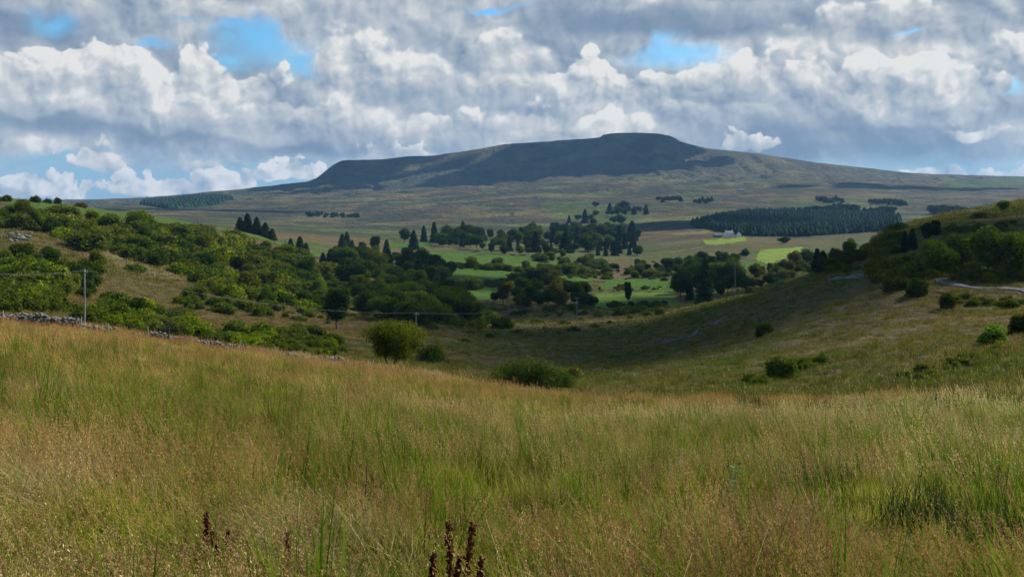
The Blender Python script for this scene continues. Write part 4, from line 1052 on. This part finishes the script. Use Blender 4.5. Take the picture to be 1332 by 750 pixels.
# ---------------------------------------------------------------- grass of the meadow and rough ground
def grass_material(name, kind):
    m, t, out = material(name)
    geo = t.new('ShaderNodeNewGeometry'); pos = geo.outputs['Position']; fl = t.vm('MULTIPLY', pos, (1, 1, 0))
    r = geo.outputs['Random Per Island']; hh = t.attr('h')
    n1 = t.noise(fl, .10, 4, .6); n2 = t.noise(fl, .75, 3, .6); n3 = t.noise(t.vm('ADD', fl, (40, 9, 0)), .045, 3, .5)
    d = t.vm('LENGTH', fl)
    if kind == 'blade':
        g = t.mix(r, (.092, .120, .009), (.27, .285, .028))
        dry = t.mix(r, (.21, .160, .032), (.46, .36, .11))
        k = t.m('ADD', t.m('MULTIPLY_ADD', n1, 1.5, -.42), t.m('ADD', t.m('MULTIPLY_ADD', n2, .9, -.22), t.m('MULTIPLY', r, .5)))
        k = t.m('ADD', k, t.m('ADD', t.mr(t.sep(pos)[0], 2, -18, -.08, .10), t.m('MULTIPLY', t.mr(t.sep(pos)[0], .5, 6), t.mr(d, 26, 8, 0, -.20))))
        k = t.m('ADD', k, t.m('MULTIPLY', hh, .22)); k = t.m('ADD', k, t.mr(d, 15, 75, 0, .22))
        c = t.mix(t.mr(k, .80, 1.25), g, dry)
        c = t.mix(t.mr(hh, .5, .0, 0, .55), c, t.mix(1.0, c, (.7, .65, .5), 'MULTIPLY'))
        tr_ = .42
    elif kind == 'seed':
        red = t.mix(r, (.25, .130, .044), (.41, .240, .085)); pale = t.mix(r, (.37, .285, .105), (.62, .50, .25))
        k = t.m('ADD', t.m('MULTIPLY_ADD', n3, 1.6, -.35), t.m('ADD', t.m('MULTIPLY', n2, .5), t.m('MULTIPLY', r, .35)))
        k = t.m('ADD', k, t.m('MULTIPLY', t.mr(t.vm('DISTANCE', fl, (-16, 46, 0)), 38, 12), -.32))
        k = t.m('ADD', k, t.m('MULTIPLY', t.mr(d, 24, 9), .03))
        c = t.mix(t.mr(k, .78, 1.08), red, pale)
        tr_ = .35
    else:      # rough sward of the valley
        g = t.mix(r, (.052, .080, .008), (.115, .145, .018)); dry = t.mix(r, (.10, .076, .018), (.23, .17, .046))
        n4 = t.noise(fl, .022, 4, .6)
        k0 = t.m('MULTIPLY', t.mr(t.vm('DISTANCE', fl, (-85, 262, 0)), 75, 35), .35)
        k = t.m('ADD', t.m('MULTIPLY_ADD', n4, .9, k0), t.m('ADD', t.m('MULTIPLY', n1, .6), t.m('MULTIPLY', r, .4)))
        c = t.mix(t.mr(k, .88, 1.2), g, dry)
        c = t.mix(t.m('MULTIPLY', t.mr(n2, .62, .70), .5), c, (.05, .03, .02))
        tr_ = .35
    # individual clumps are paler or deeper green than their neighbours
    tone = t.m('ADD', t.mr(t.noise(t.vm('ADD', fl, (7, 3, 0)), 1.7, 2, .5), .34, .66, -.36, .40), t.mr(t.noise(fl, .33, 3, .55), .36, .64, -.26, .30))
    c = t.vm('SCALE', c, t.m('ADD', tone, 1.0))
    a = t.new('ShaderNodeBsdfDiffuse'); t.put(a.inputs[0], c)
    b = t.new('ShaderNodeBsdfTranslucent'); t.put(b.inputs[0], c)
    mx = t.new('ShaderNodeMixShader'); mx.inputs[0].default_value = tr_
    t.l.new(a.outputs[0], mx.inputs[1]); t.l.new(b.outputs[0], mx.inputs[2])
    t.l.new(mx.outputs[0], out.inputs[0])
    return m
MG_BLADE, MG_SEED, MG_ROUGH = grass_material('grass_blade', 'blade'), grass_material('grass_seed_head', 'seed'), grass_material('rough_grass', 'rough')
def flat_leaf(name, a, b_, tr_=.4):
    m, t, out = material(name); r = t.new('ShaderNodeNewGeometry').outputs['Random Per Island']; c = t.mix(r, a, b_)
    a_ = t.new('ShaderNodeBsdfDiffuse'); t.put(a_.inputs[0], c); b = t.new('ShaderNodeBsdfTranslucent'); t.put(b.inputs[0], c)
    mx = t.new('ShaderNodeMixShader'); mx.inputs[0].default_value = tr_; t.l.new(a_.outputs[0], mx.inputs[1]); t.l.new(b.outputs[0], mx.inputs[2]); t.l.new(mx.outputs[0], out.inputs[0]); return m
MG_STRAW = flat_leaf('straw', (.22, .17, .06), (.50, .40, .20)); MG_GREEN = flat_leaf('green_blade', (.060, .115, .006), (.16, .23, .015), .45)
MG_RUSH = flat_leaf('dark_rush', (.022, .040, .012), (.055, .075, .022), .3); MG_DOCK = flat_leaf('dock_seed', (.050, .014, .010), (.12, .035, .022), .15); MG_PALE = flat_leaf('pale_leaf', (.09, .15, .04), (.20, .26, .10), .35)
def tuft(name, seed, nb, ns, rad, bh, sh, bw, lean=(-.30, .02), head=1.0, mats=(None, None), flat=0, segs=3, spik=22):
    rs = np.random.default_rng(seed); V = []; F = []; M = []; Hh = []
    def blade(p, h, w, az, bend, ln, mi, segs=segs):
        o = len(V); dx_, dy_ = math.cos(az), math.sin(az)
        for i in range(segs+1):
            t_ = i/segs; z = h*t_*(1-.25*bend*t_); off = bend*h*t_*t_
            c = (p[0]+dx_*off+ln[0]*h*t_**1.5, p[1]+dy_*off+ln[1]*h*t_**1.5, z)
            ww = w*(1-t_**2)*.5 if mi == 0 else w*.5
            if i == segs and mi == 0: V.append(c); Hh.append(t_)
            else:
                V.append((c[0]-dy_*ww, c[1]+dx_*ww, c[2])); V.append((c[0]+dy_*ww, c[1]-dx_*ww, c[2])); Hh.extend((t_, t_))
        for i in range(segs):
            a = o+2*i
            if i == segs-1 and mi == 0: F.append((a, a+1, a+2))
            else: F.append((a, a+1, a+3, a+2))
            M.append(0)
        return c
    for k in range(nb):
        a = rs.uniform(0, 6.28); r = rad*rs.uniform(0, 1)**.6
        blade((r*math.cos(a), r*math.sin(a)), bh*rs.uniform(.45, 1.15), bw*rs.uniform(.6, 1.3), rs.uniform(0, 6.28), rs.uniform(.05, .6), (lean[0]*rs.uniform(.2, 1.3), lean[1]+rs.normal()*.12), 0)
    for k in range(ns):
        a = rs.uniform(0, 6.28); r = rad*rs.uniform(0, 1)**.5; h = sh*rs.uniform(.7, 1.15)
        ln = (lean[0]*rs.uniform(.5, 1.5), lean[1]+rs.normal()*.12)
        p = (r*math.cos(a), r*math.sin(a))
        tip = blade(p, h, bw*.30, rs.uniform(0, 6.28), rs.uniform(.0, .2), ln, 1)
        Lh = rs.uniform(.10, .19)*head
        dirv = np.array([ln[0]*1.2+rs.normal()*.1, ln[1]*1.2+rs.normal()*.1, .9]); dirv /= np.linalg.norm(dirv)
        for q in range(spik):
            f_ = q/spik; c = np.array(tip)-dirv*Lh*.15+dirv*Lh*f_
            sp = Lh*.13*(1-f_*.75)*rs.uniform(.5, 1.2)
            e = rs.normal(size=3); e /= np.linalg.norm(e); c = c + e*sp
            s1 = rs.normal(size=3)*.5+dirv; s1 *= bw*.75*rs.uniform(.7, 1.3)*head/np.linalg.norm(s1); s2 = np.cross(s1, rs.normal(size=3)); s2 *= bw*.24*head/max(np.linalg.norm(s2), 1e-6)
            o = len(V); V += [tuple(c-s1), tuple(c+s2), tuple(c+s1), tuple(c-s2)]; Hh += [1]*4; F.append((o, o+1, o+2, o+3)); M.append(1)
    me = bpy.data.meshes.new(name); me.from_pydata([tuple(map(float, v)) for v in V], [], F); me.update()
    me.materials.append(mats[0]); me.materials.append(mats[1])
    me.polygons.foreach_set('material_index', np.array(M, np.int32))
    at = me.attributes.new('h', 'FLOAT', 'POINT'); at.data.foreach_set('value', np.array(Hh, np.float32))
    return me
def field_of(name, protos, P, rot, scl, idx, label, cat=None):
    """one grown cover: clumps instanced on points lying on the ground"""
    me = bpy.data.meshes.new(name); me.vertices.add(len(P)); me.vertices.foreach_set('co', P.astype(np.float32).ravel())
    for nm, ty, arr in (('rot', 'FLOAT_VECTOR', rot), ('scl', 'FLOAT_VECTOR', scl)):
        a = me.attributes.new(nm, ty, 'POINT'); a.data.foreach_set('vector', arr.astype(np.float32).ravel())
    a = me.attributes.new('pick', 'INT', 'POINT'); a.data.foreach_set('value', idx.astype(np.int32))
    me.update(); ob = link(name, me)
    coll = bpy.data.collections.new(name+'_clumps')
    for k, pm in enumerate(protos):
        po = bpy.data.objects.new(f'{name}_clump_{k:02d}', pm); coll.objects.link(po)
    ng = bpy.data.node_groups.new(name, 'GeometryNodeTree'); ng.interface.new_socket('Geometry', in_out='INPUT', socket_type='NodeSocketGeometry'); ng.interface.new_socket('Geometry', in_out='OUTPUT', socket_type='NodeSocketGeometry')
    N = ng.nodes; L = ng.links
    gi_, go_ = N.new('NodeGroupInput'), N.new('NodeGroupOutput')
    ci = N.new('GeometryNodeCollectionInfo'); ci.inputs['Collection'].default_value = coll; ci.inputs['Separate Children'].default_value = True; ci.inputs['Reset Children'].default_value = True
    mp = N.new('GeometryNodeMeshToPoints')
    ip = N.new('GeometryNodeInstanceOnPoints'); ip.inputs['Pick Instance'].default_value = True
    def na(nm, ty):
        n = N.new('GeometryNodeInputNamedAttribute'); n.data_type = ty; n.inputs['Name'].default_value = nm; return n.outputs['Attribute']
    e2r = N.new('FunctionNodeEulerToRotation')
    L.new(gi_.outputs[0], mp.inputs[0]); L.new(mp.outputs[0], ip.inputs['Points']); L.new(ci.outputs[0], ip.inputs['Instance'])
    L.new(na('pick', 'INT'), ip.inputs['Instance Index']); L.new(na('rot', 'FLOAT_VECTOR'), e2r.inputs[0]); L.new(e2r.outputs[0], ip.inputs['Rotation'])
    L.new(na('scl', 'FLOAT_VECTOR'), ip.inputs['Scale']); L.new(ip.outputs[0], go_.inputs[0])
    md = ob.modifiers.new('grow', 'NODES'); md.node_group = ng
    tag(ob, label, cat, kind='stuff'); return ob
def fan_points(n, y0, y1, um=70, seed=0, power=1.0):
    rs = np.random.default_rng(seed)
    # even per ground area inside the fan, times a fall-off with distance
    t_ = rs.uniform(0, 1, n*3); Y = (y0**(2-power) + t_*(y1**(2-power)-y0**(2-power)))**(1/(2-power))
    u = rs.uniform(-um, 1332+um, n*3); X = (u-666)/FOC*Y
    return X[:n], Y[:n], rs
def brow(u): return np.interp(u, _us, [COLS[int(q)][0] for q in _us])
m2 = (MG_BLADE, MG_SEED); m3 = (MG_ROUGH, MG_SEED)
NEAR = [tuft('near', 100+k, 60, [3, 1, 6, 0, 4, 2][k], .17, .26, .42, .0090, lean=(-.28-.05*(k % 2), .03), mats=m2) for k in range(6)]
MIDP = [tuft('mid', 200+k, 50, [5, 1, 9, 3][k], .30, .30, .44, .015, head=1.1, mats=m2, spik=14) for k in range(4)]
FARP = [tuft('far', 300+k, 44, [10, 2, 18, 6][k], .60, .30, .44, .028, head=1.35, mats=m2, spik=9, segs=2) for k in range(4)]
ROUGH = [tuft('rough', 400+k, 60, [0, 1, 0, 2][k], .8, [.26, .22, .42, .20][k], .36, .034, lean=(-.12, 0), head=1.6, mats=m3, spik=5, segs=2) for k in range(4)]
def cover(name, protos, n, y0, y1, seed, label, smin=.8, smax=1.25, power=1.0, um=70, keep=None, hmul=None):
    X, Y, rs = fan_points(n, y0, y1, um, seed, power)
    if keep is not None:
        k = keep(X, Y); X, Y = X[k], Y[k]
    g_ = fbm(X/1.3, Y/1.6, 77, 3) + .6*fbm(X/5, Y/5, 78, 2)      # gaps between the clumps
    k = (g_ > -.30) | (rs.uniform(0, 1, len(X)) < .22) if protos is not ROUGH else g_ > -9
    X, Y = X[k], Y[k]
    if protos is FARP:
        wy = np.interp(666+FOC*X/Y, [q[0] for q in WALL_UY], [q[1] for q in WALL_UY], right=-99)
        k = ~((Y-wy > -.55) & (Y-wy < .5)); X, Y = X[k], Y[k]; wy = wy[k]
        near_wall = smooth(-7, -.5, Y-wy)*(Y-wy < 1)
        ud = 666+FOC*X/Y
    k = ~((np.abs(666+FOC*X/Y-588) < 60) & (Y < 5.6)); X, Y = X[k], Y[k]
    # clumps: many seed stalks in some patches, few in others
    a = fbm(X/6, Y/6, 91, 3) + .5*rs.normal(size=len(X))
    order = np.argsort([sum(1 for p in pm.polygons if p.material_index == 1) for pm in protos])
    q = np.clip(((a+1.1)/2.2*len(protos)).astype(int), 0, len(protos)-1); idx = order[q]
    wl = fbm(X/3.2, Y/3.2, 97, 2)
    rot = np.stack([rs.normal(size=len(X))*.10 + .25*fbm(X/4, Y/4, 99, 2), rs.normal(size=len(X))*.10 - .45*np.maximum(wl, 0), rs.normal(size=len(X))*1.0 + 1.2*fbm(X/5, Y/5, 94, 2)], 1)
    hs = 1 + .95*fbm(X/1.5, Y/2.0, 95, 3) + .3*fbm(X/9, Y/9, 96, 2)
    if hmul is not None: hs = hs*hmul(X, Y)
    if protos is FARP: hs = hs*(1-.55*near_wall)
    hs = np.clip(hs, .38, 1.5); s = rs.uniform(smin, smax, len(X)); scl = np.stack([s, s, s*hs], 1)
    P = np.stack([X, Y, height(X, Y)-.02], 1)
    return field_of(name, protos, P, rot, scl, idx, label, 'grass')
STRAW = [tuft('straw', 600+k, [6, 16, 5][k], [3, 0, 6][k], .20, [.34, .30, .38][k], .46, [.009, .012, .007][k], lean=([-.55, -.3, -.75][k], .05), mats=(MG_STRAW, MG_SEED), segs=4, spik=20) for k in range(3)]
RUSH = [tuft('rush', 620+k, 26, 0, .16, .62, .7, .012, lean=(-.12, .0), mats=(MG_GREEN, MG_SEED), segs=4) for k in range(2)]
def patch(seed, sc, lo): return lambda X, Y: fbm(X/sc, Y/sc, seed, 3) + .35*rng.normal(size=len(X)) > lo
cover('meadow_grass', STRAW, 5500, 3.5, 40, 11, 'long pale straw stalks leaning to the left among the near meadow grass', power=1.2, um=160, keep=patch(201, 2.5, .15))
MAT = [tuft('matted', 640+k, 60, 0, .30, .34, .5, .009, lean=(-1.1, .1), mats=(MG_STRAW, MG_SEED), segs=4) for k in range(2)]
def mat_keep(X, Y):
    u = 666+FOC*X/Y; v = HOR-FOC*height(X, Y)/Y; w = 25*fbm(X, Y, 5, 2)
    return (((u-410)/95)**2+((v+w-735)/45)**2 < 1) | (((u-30)/90)**2+((v+w-650)/40)**2 < 1) | (((u-1010)/90)**2+((v+w-722)/30)**2 < 1) | (fbm(X/2, Y/2, 231, 3) > .42)
cover('meadow_grass', MAT, 14000, 4.0, 30, 13, 'pale matted straw lying flat in patches of the near meadow', power=1.2, um=100, keep=mat_keep)
cover('meadow_grass', RUSH, 8000, 3.5, 45, 12, 'fresh green broad grass blades growing in patches through the near meadow', power=1.1, um=160, keep=patch(211, 3.0, .15))
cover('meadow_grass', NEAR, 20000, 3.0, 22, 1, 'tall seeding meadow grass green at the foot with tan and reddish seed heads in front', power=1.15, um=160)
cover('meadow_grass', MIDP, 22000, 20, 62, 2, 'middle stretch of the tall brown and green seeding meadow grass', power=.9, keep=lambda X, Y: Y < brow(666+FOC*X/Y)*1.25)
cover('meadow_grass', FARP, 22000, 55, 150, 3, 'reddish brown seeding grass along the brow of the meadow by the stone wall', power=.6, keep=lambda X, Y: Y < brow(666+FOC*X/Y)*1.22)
def keep_rough(X, Y):
    u = 666+FOC*X/Y; v = HOR - FOC*height(X, Y)/Y
    return (Y > brow(u)*1.15) & (v > 262)
cover('rough_grass', ROUGH, 60000, 60, 330, 4, 'rough tussocky grass and rushes on the valley sides', power=.55, um=40, keep=keep_rough, smin=.8, smax=1.6, hmul=lambda X, Y: .75+.5*(fbm(X/9, Y/9, 98, 3) > .25))
ROUGH2 = [tuft('rough_far', 500+k, 30, 0, 2.0, [.5, .8, .4][k], 1, .16, lean=(-.05, 0), mats=m3, segs=2) for k in range(3)]
cover('rough_grass', ROUGH2, 26000, 300, 720, 5, 'distant rough grass and rushes round the valley pastures', power=.5, um=20, smin=.7, smax=1.4,
      keep=lambda X, Y: np.array([not f for f in (field_at(X, Y) > .1)]))

# low undergrowth that closes the thickets: brambles, gorse and bracken nobody could count
UP = []; 
P_ = []; S_ = []; I_ = []
for n, poly, hp, ym in UNDER:
    for u, v in scatter_poly(n, poly, 0, 20):
        g = ground_at(u, v, ym)
        if g is None: continue
        P_.append((g[0], g[1], g[2]-.1)); k = random.choice((1, 2, 3)); h = min(h_px(random.uniform(*hp), g[1]), 5)/BUSH[k][0]; w = h*random.uniform(.9, 1.5); S_.append((w, w, h)); I_.append(random.randrange(6))
P_ = np.array(P_); S_ = np.array(S_)
UM = [BUSH[k][1] for k in (1, 2, 3, 1, 2, 3)]
ug = field_of('undergrowth', UM, P_, np.stack([P_[:, 0]*0, P_[:, 0]*0, rng.uniform(0, 6.28, len(P_))], 1), S_, np.array(I_), 'low bramble and bracken undergrowth closing the gaps of the thickets')
for k, o in enumerate(sorted(bpy.data.collections['undergrowth_clumps'].objects, key=lambda o: o.name)): o.color = (*TONE[('dark green', 'mid green', 'yellowish green', 'olive', 'dark green', 'mid green')[k]], 1)

# ---------------------------------------------------------------- single weeds and tussocks in the meadow
def dock(u, Y, vtop, label, spires, seed, par=None):
    rs = np.random.default_rng(seed); p = at_dist(u, Y); h = (HOR-vtop)/FOC*Y - p[2]
    e = bpy.data.objects.new('dock_plant', None); ROOT.objects.link(e); e.location = p; tag(e, label, 'weed')
    tb = []; P = []
    for (dx_, hh, bend) in spires:
        top = np.array([dx_*Y/FOC, rs.normal()*.03, h*hh]); m_ = np.array([dx_*Y/FOC*.35+bend, 0, h*hh*.55])
        a = [np.array([0, 0, -.05]), m_*.5+np.array([0, 0, 0]), m_, (m_+top)/2+np.array([bend*.3, 0, 0]), top]
        tb.append(tube(a, [.006, .005, .0045, .004, .002], 5))
        for q in np.linspace(.45, 1.0, 26):
            i = q*4; k = min(int(i), 3); c = a[k]+(a[k+1]-a[k])*(i-k)
            # whorls of small round fruits
            for _ in range(int(9+7*(math.sin(q*60) > 0))): P.append(c+rs.normal(size=3)*np.array([.012, .012, .008])*(1.25-.6*q))
    v, f = join_tubes(tb); link('stem', mesh_np('dock_stem', v, faces=f, mat=MG_DOCK), e)
    V, Q = leaf_quads(np.array(P), .017, np.zeros((len(P), 3)), rs, 1.1); link('seed_head', mesh_np('dock_seed', V, quads=Q, mat=MG_DOCK, smoothf=False), e)
dock(588, 5.2, 680, 'tall dark red-brown dock plant with several seed spires at the bottom centre', [(-5, 1.0, 0), (26, .985, .02), (10, .78, -.01), (-24, .80, -.05), (38, .74, .05), (-34, .62, -.06)], 1)
dock(268, 6.5, 668, 'small reddish dock spire in the near grass at lower left, left of its neighbour', [(0, 1, 0), (10, .75, .02)], 2)
dock(292, 6.2, 695, 'short reddish dock with two spires in the near grass at lower left', [(0, 1, 0), (-14, .8, -.02)], 3)
dock(372, 6.0, 690, 'thin dark dock stalk standing in the pale flattened grass at lower left', [(3, 1, 0)], 4)
# dead hooked stalk
p = at_dist(470, 8.5); rs = np.random.default_rng(3)
hh = (HOR-606)/FOC*8.5-p[2]
v, f = tube([(0, 0, 0), (.02, 0, hh*.4), (.045, 0, hh*.85), (.045, 0, hh), (.01, 0, hh+.02), (-.03, 0, hh-.005)], [.006, .006, .005, .005, .004, .003], 6)
tag(link('dead_stalk', mesh_np('dead_stalk', v, faces=f, mat=bark_material('dead_stem', (.02, .015, .012), (.06, .045, .035))), None, p), 'single dark dead stalk hooked at its tip, left of the centre foreground', 'stalk')
# pale leafy sapling
p = at_dist(955, 9.5); e = bpy.data.objects.new('willow_sapling', None); ROOT.objects.link(e); e.location = p; tag(e, 'small pale-leaved willow sapling growing in the right foreground grass', 'sapling')
tb = []; C_ = []
h0 = (HOR-610)/FOC*9.5-p[2]
for (dx_, hh) in ((.03, 1.0), (-.13, .72), (.12, .6), (.20, .42), (-.05, .85)):
    top = np.array([dx_*1.1, rs.normal()*.05, h0*hh]); tb.append(tube([(0, 0, 0), top*.5+np.array([dx_*.3, 0, 0]), top], [.006, .005, .002], 5))
    for q in np.linspace(.35, 1, 13):
        for _ in range(8): C_.append(top*q+rs.normal(size=3)*.035)
v, f = join_tubes(tb); link('stem', mesh_np('sapling_stem', v, faces=f, mat=M_BARK), e)
V, Q = leaf_quads(np.array(C_), .030, np.zeros((len(C_), 3)), rs, 2.0); link('leaves', mesh_np('sapling_leaves', V, quads=Q, mat=MG_PALE, smoothf=False), e)
# dark rush tussocks
TUS = [tuft('tussock', 700+k, 520, 0, .42, .60, .7, .008, lean=(-.10, 0), mats=(MG_RUSH, MG_SEED), segs=3) for k in range(3)]
for k, (u, v, px, lab) in enumerate([
 (492, 606, 22, 'dark green tussock near the hooked dead stalk'), (592, 618, 24, 'dark green tussock in the grass right of the hooked stalk'),
 (820, 532, 14, 'dark rush tussock just below the brow of the meadow, right of centre'), (985, 534, 16, 'dark rush tussock under the brow, left one of the right-hand row'),
 (1070, 546, 20, 'largest dark rush tussock of the row under the brow at the right'), (1142, 556, 18, 'dark tussock right of the largest one under the brow'),
 (1226, 548, 20, 'dark brownish tussock under the brow towards the right edge'), (1302, 538, 26, 'broad dark tussock under the brow at the far right'),
 (1068, 652, 30, 'wide dark hollow tussock in the middle of the right foreground'), (1215, 690, 28, 'dark tussock in the lower right foreground'), (1310, 735, 44, 'big dark green tussock in the bottom right corner')]):
    # distance from the level of its foot on the smooth ground
    g = ground_at(u, v+6, 5 if v > 640 else (11 if v > 590 else 24))
    if g is None: print('tussock', u, v); continue
    h = min(max(h_px(px, g[1])*1.5, .62), 1.35); h *= 1.0 if v > 590 else 1.35
    o = link('rush_tussock', TUS[k % 3], None, (g[0], g[1], g[2]-.03), k*1.7, (h/.6*((1.5 if v < 600 else 1.15)), h/.6, h/.62)); tag(o, lab, 'tussock', 'rush tussocks in the meadow')
# ---------------------------------------------------------------- added clouds out of view, placed to shade parts of valley and mountain
CMAT, t, out = material('shade_cloud_white')
d = t.new('ShaderNodeBsdfDiffuse'); d.inputs[0].default_value = (.85, .86, .88, 1); t.l.new(d.outputs[0], out.inputs[0])
def shade_cloud(ground_uvY, base, rx, ry, seed, rot=0):
    """a heap cloud added out of view to shade the given spot of ground"""
    u, Y = ground_uvY; X = (u-666)/FOC*Y; Z = H1(X, Y)
    k = (base - Z)/sdir.z
    cx, cy = X + sdir.x*k, Y + sdir.y*k
    rs = np.random.default_rng(seed)
    bm = bmesh.new()
    ca, sa = math.cos(rot), math.sin(rot)
    for q in range(26):
        a = rs.uniform(0, 6.28); r = rs.uniform(0, 1)**.5*.8
        px, py = rx*r*math.cos(a), ry*r*math.sin(a)
        s = rs.uniform(.22, .38)*min(rx, ry)*(1.15-.5*r)
        mt = Matrix.Translation((px*ca-py*sa, px*sa+py*ca, s*.5)) @ Matrix.Diagonal((s*1.25, s*1.25, s, 1))
        bmesh.ops.create_icosphere(bm, subdivisions=3, radius=1, matrix=mt)
    me = bpy.data.meshes.new('shade_cloud'); bm.to_mesh(me); bm.free()
    co = np.empty(len(me.vertices)*3, np.float32); me.vertices.foreach_get('co', co); co = co.reshape(-1, 3)
    L = min(rx, ry)
    n1 = fbm(co[:, 0]/(L*.25)+co[:, 2]/(L*.3), co[:, 1]/(L*.25)-co[:, 2]/(L*.3), seed, 4)
    co[:, :2] *= (1 + .16*n1)[:, None]; co[:, 2] = np.maximum(co[:, 2]*(1+.3*n1), -.02*L)
    me.vertices.foreach_set('co', co.ravel()); me.materials.append(CMAT)
    me.polygons.foreach_set('use_smooth', np.ones(len(me.polygons), bool))
    o = link('shade_cloud', me, None, (cx, cy, base)); tag(o, kind='structure'); return o
SHADE = [
 ((1160, 262), 3000, 70, 50, 1, .3), ((1010, 240), 4200, 80, 60, 3, .4), ((850, 300), 4200, 70, 55, 4, 0),
 ((700, 450), 4200, 90, 60, 5, .3), ((620, 640), 2500, 70, 60, 7, 0), ((900, 520), 2500, 55, 45, 8, 0),
 ((640, 4350), 2100, 900, 330, 9, .12), ((820, 4450), 2100, 620, 330, 10, 0), ((450, 4600), 2100, 500, 260, 11, .2),
 ((890, 1700), 1800, 240, 140, 12, .2), ((250, 2700), 1900, 420, 160, 14, 0), ((1180, 3300), 1900, 500, 160, 15, .1),
]
for s in SHADE: shade_cloud(*s)
HM, t, out = material('haze_air')
pv = t.new('ShaderNodeVolumePrincipled'); pv.inputs['Color'].default_value = (.30, .60, 1.0, 1); pv.inputs['Density'].default_value = .000036; pv.inputs['Anisotropy'].default_value = .2
t.l.new(pv.outputs[0], out.inputs['Volume'])
zb, zt = float(gz.min())-5, max(float(gz.max()), 300)+30
hb = bmesh.new(); bmesh.ops.create_cube(hb, size=1, matrix=Matrix.Translation((0, 0, (zb+zt)/2)) @ Matrix.Diagonal((21400, 21400, zt-zb, 1)))
hm = bpy.data.meshes.new('haze'); hb.to_mesh(hm); hb.free(); hm.materials.append(HM)
ho = link('haze', hm); tag(ho, kind='stuff')
# ---------------------------------------------------------------- air
scene.cycles.use_denoising = True
scene.cycles.max_bounces = 6; scene.cycles.diffuse_bounces = 2; scene.cycles.transparent_max_bounces = 8
scene.cycles.transmission_bounces = 3; scene.cycles.glossy_bounces = 2; scene.cycles.volume_bounces = 0
scene.cycles.use_adaptive_sampling = True; scene.cycles.adaptive_threshold = .02; scene.cycles.adaptive_min_samples = 24
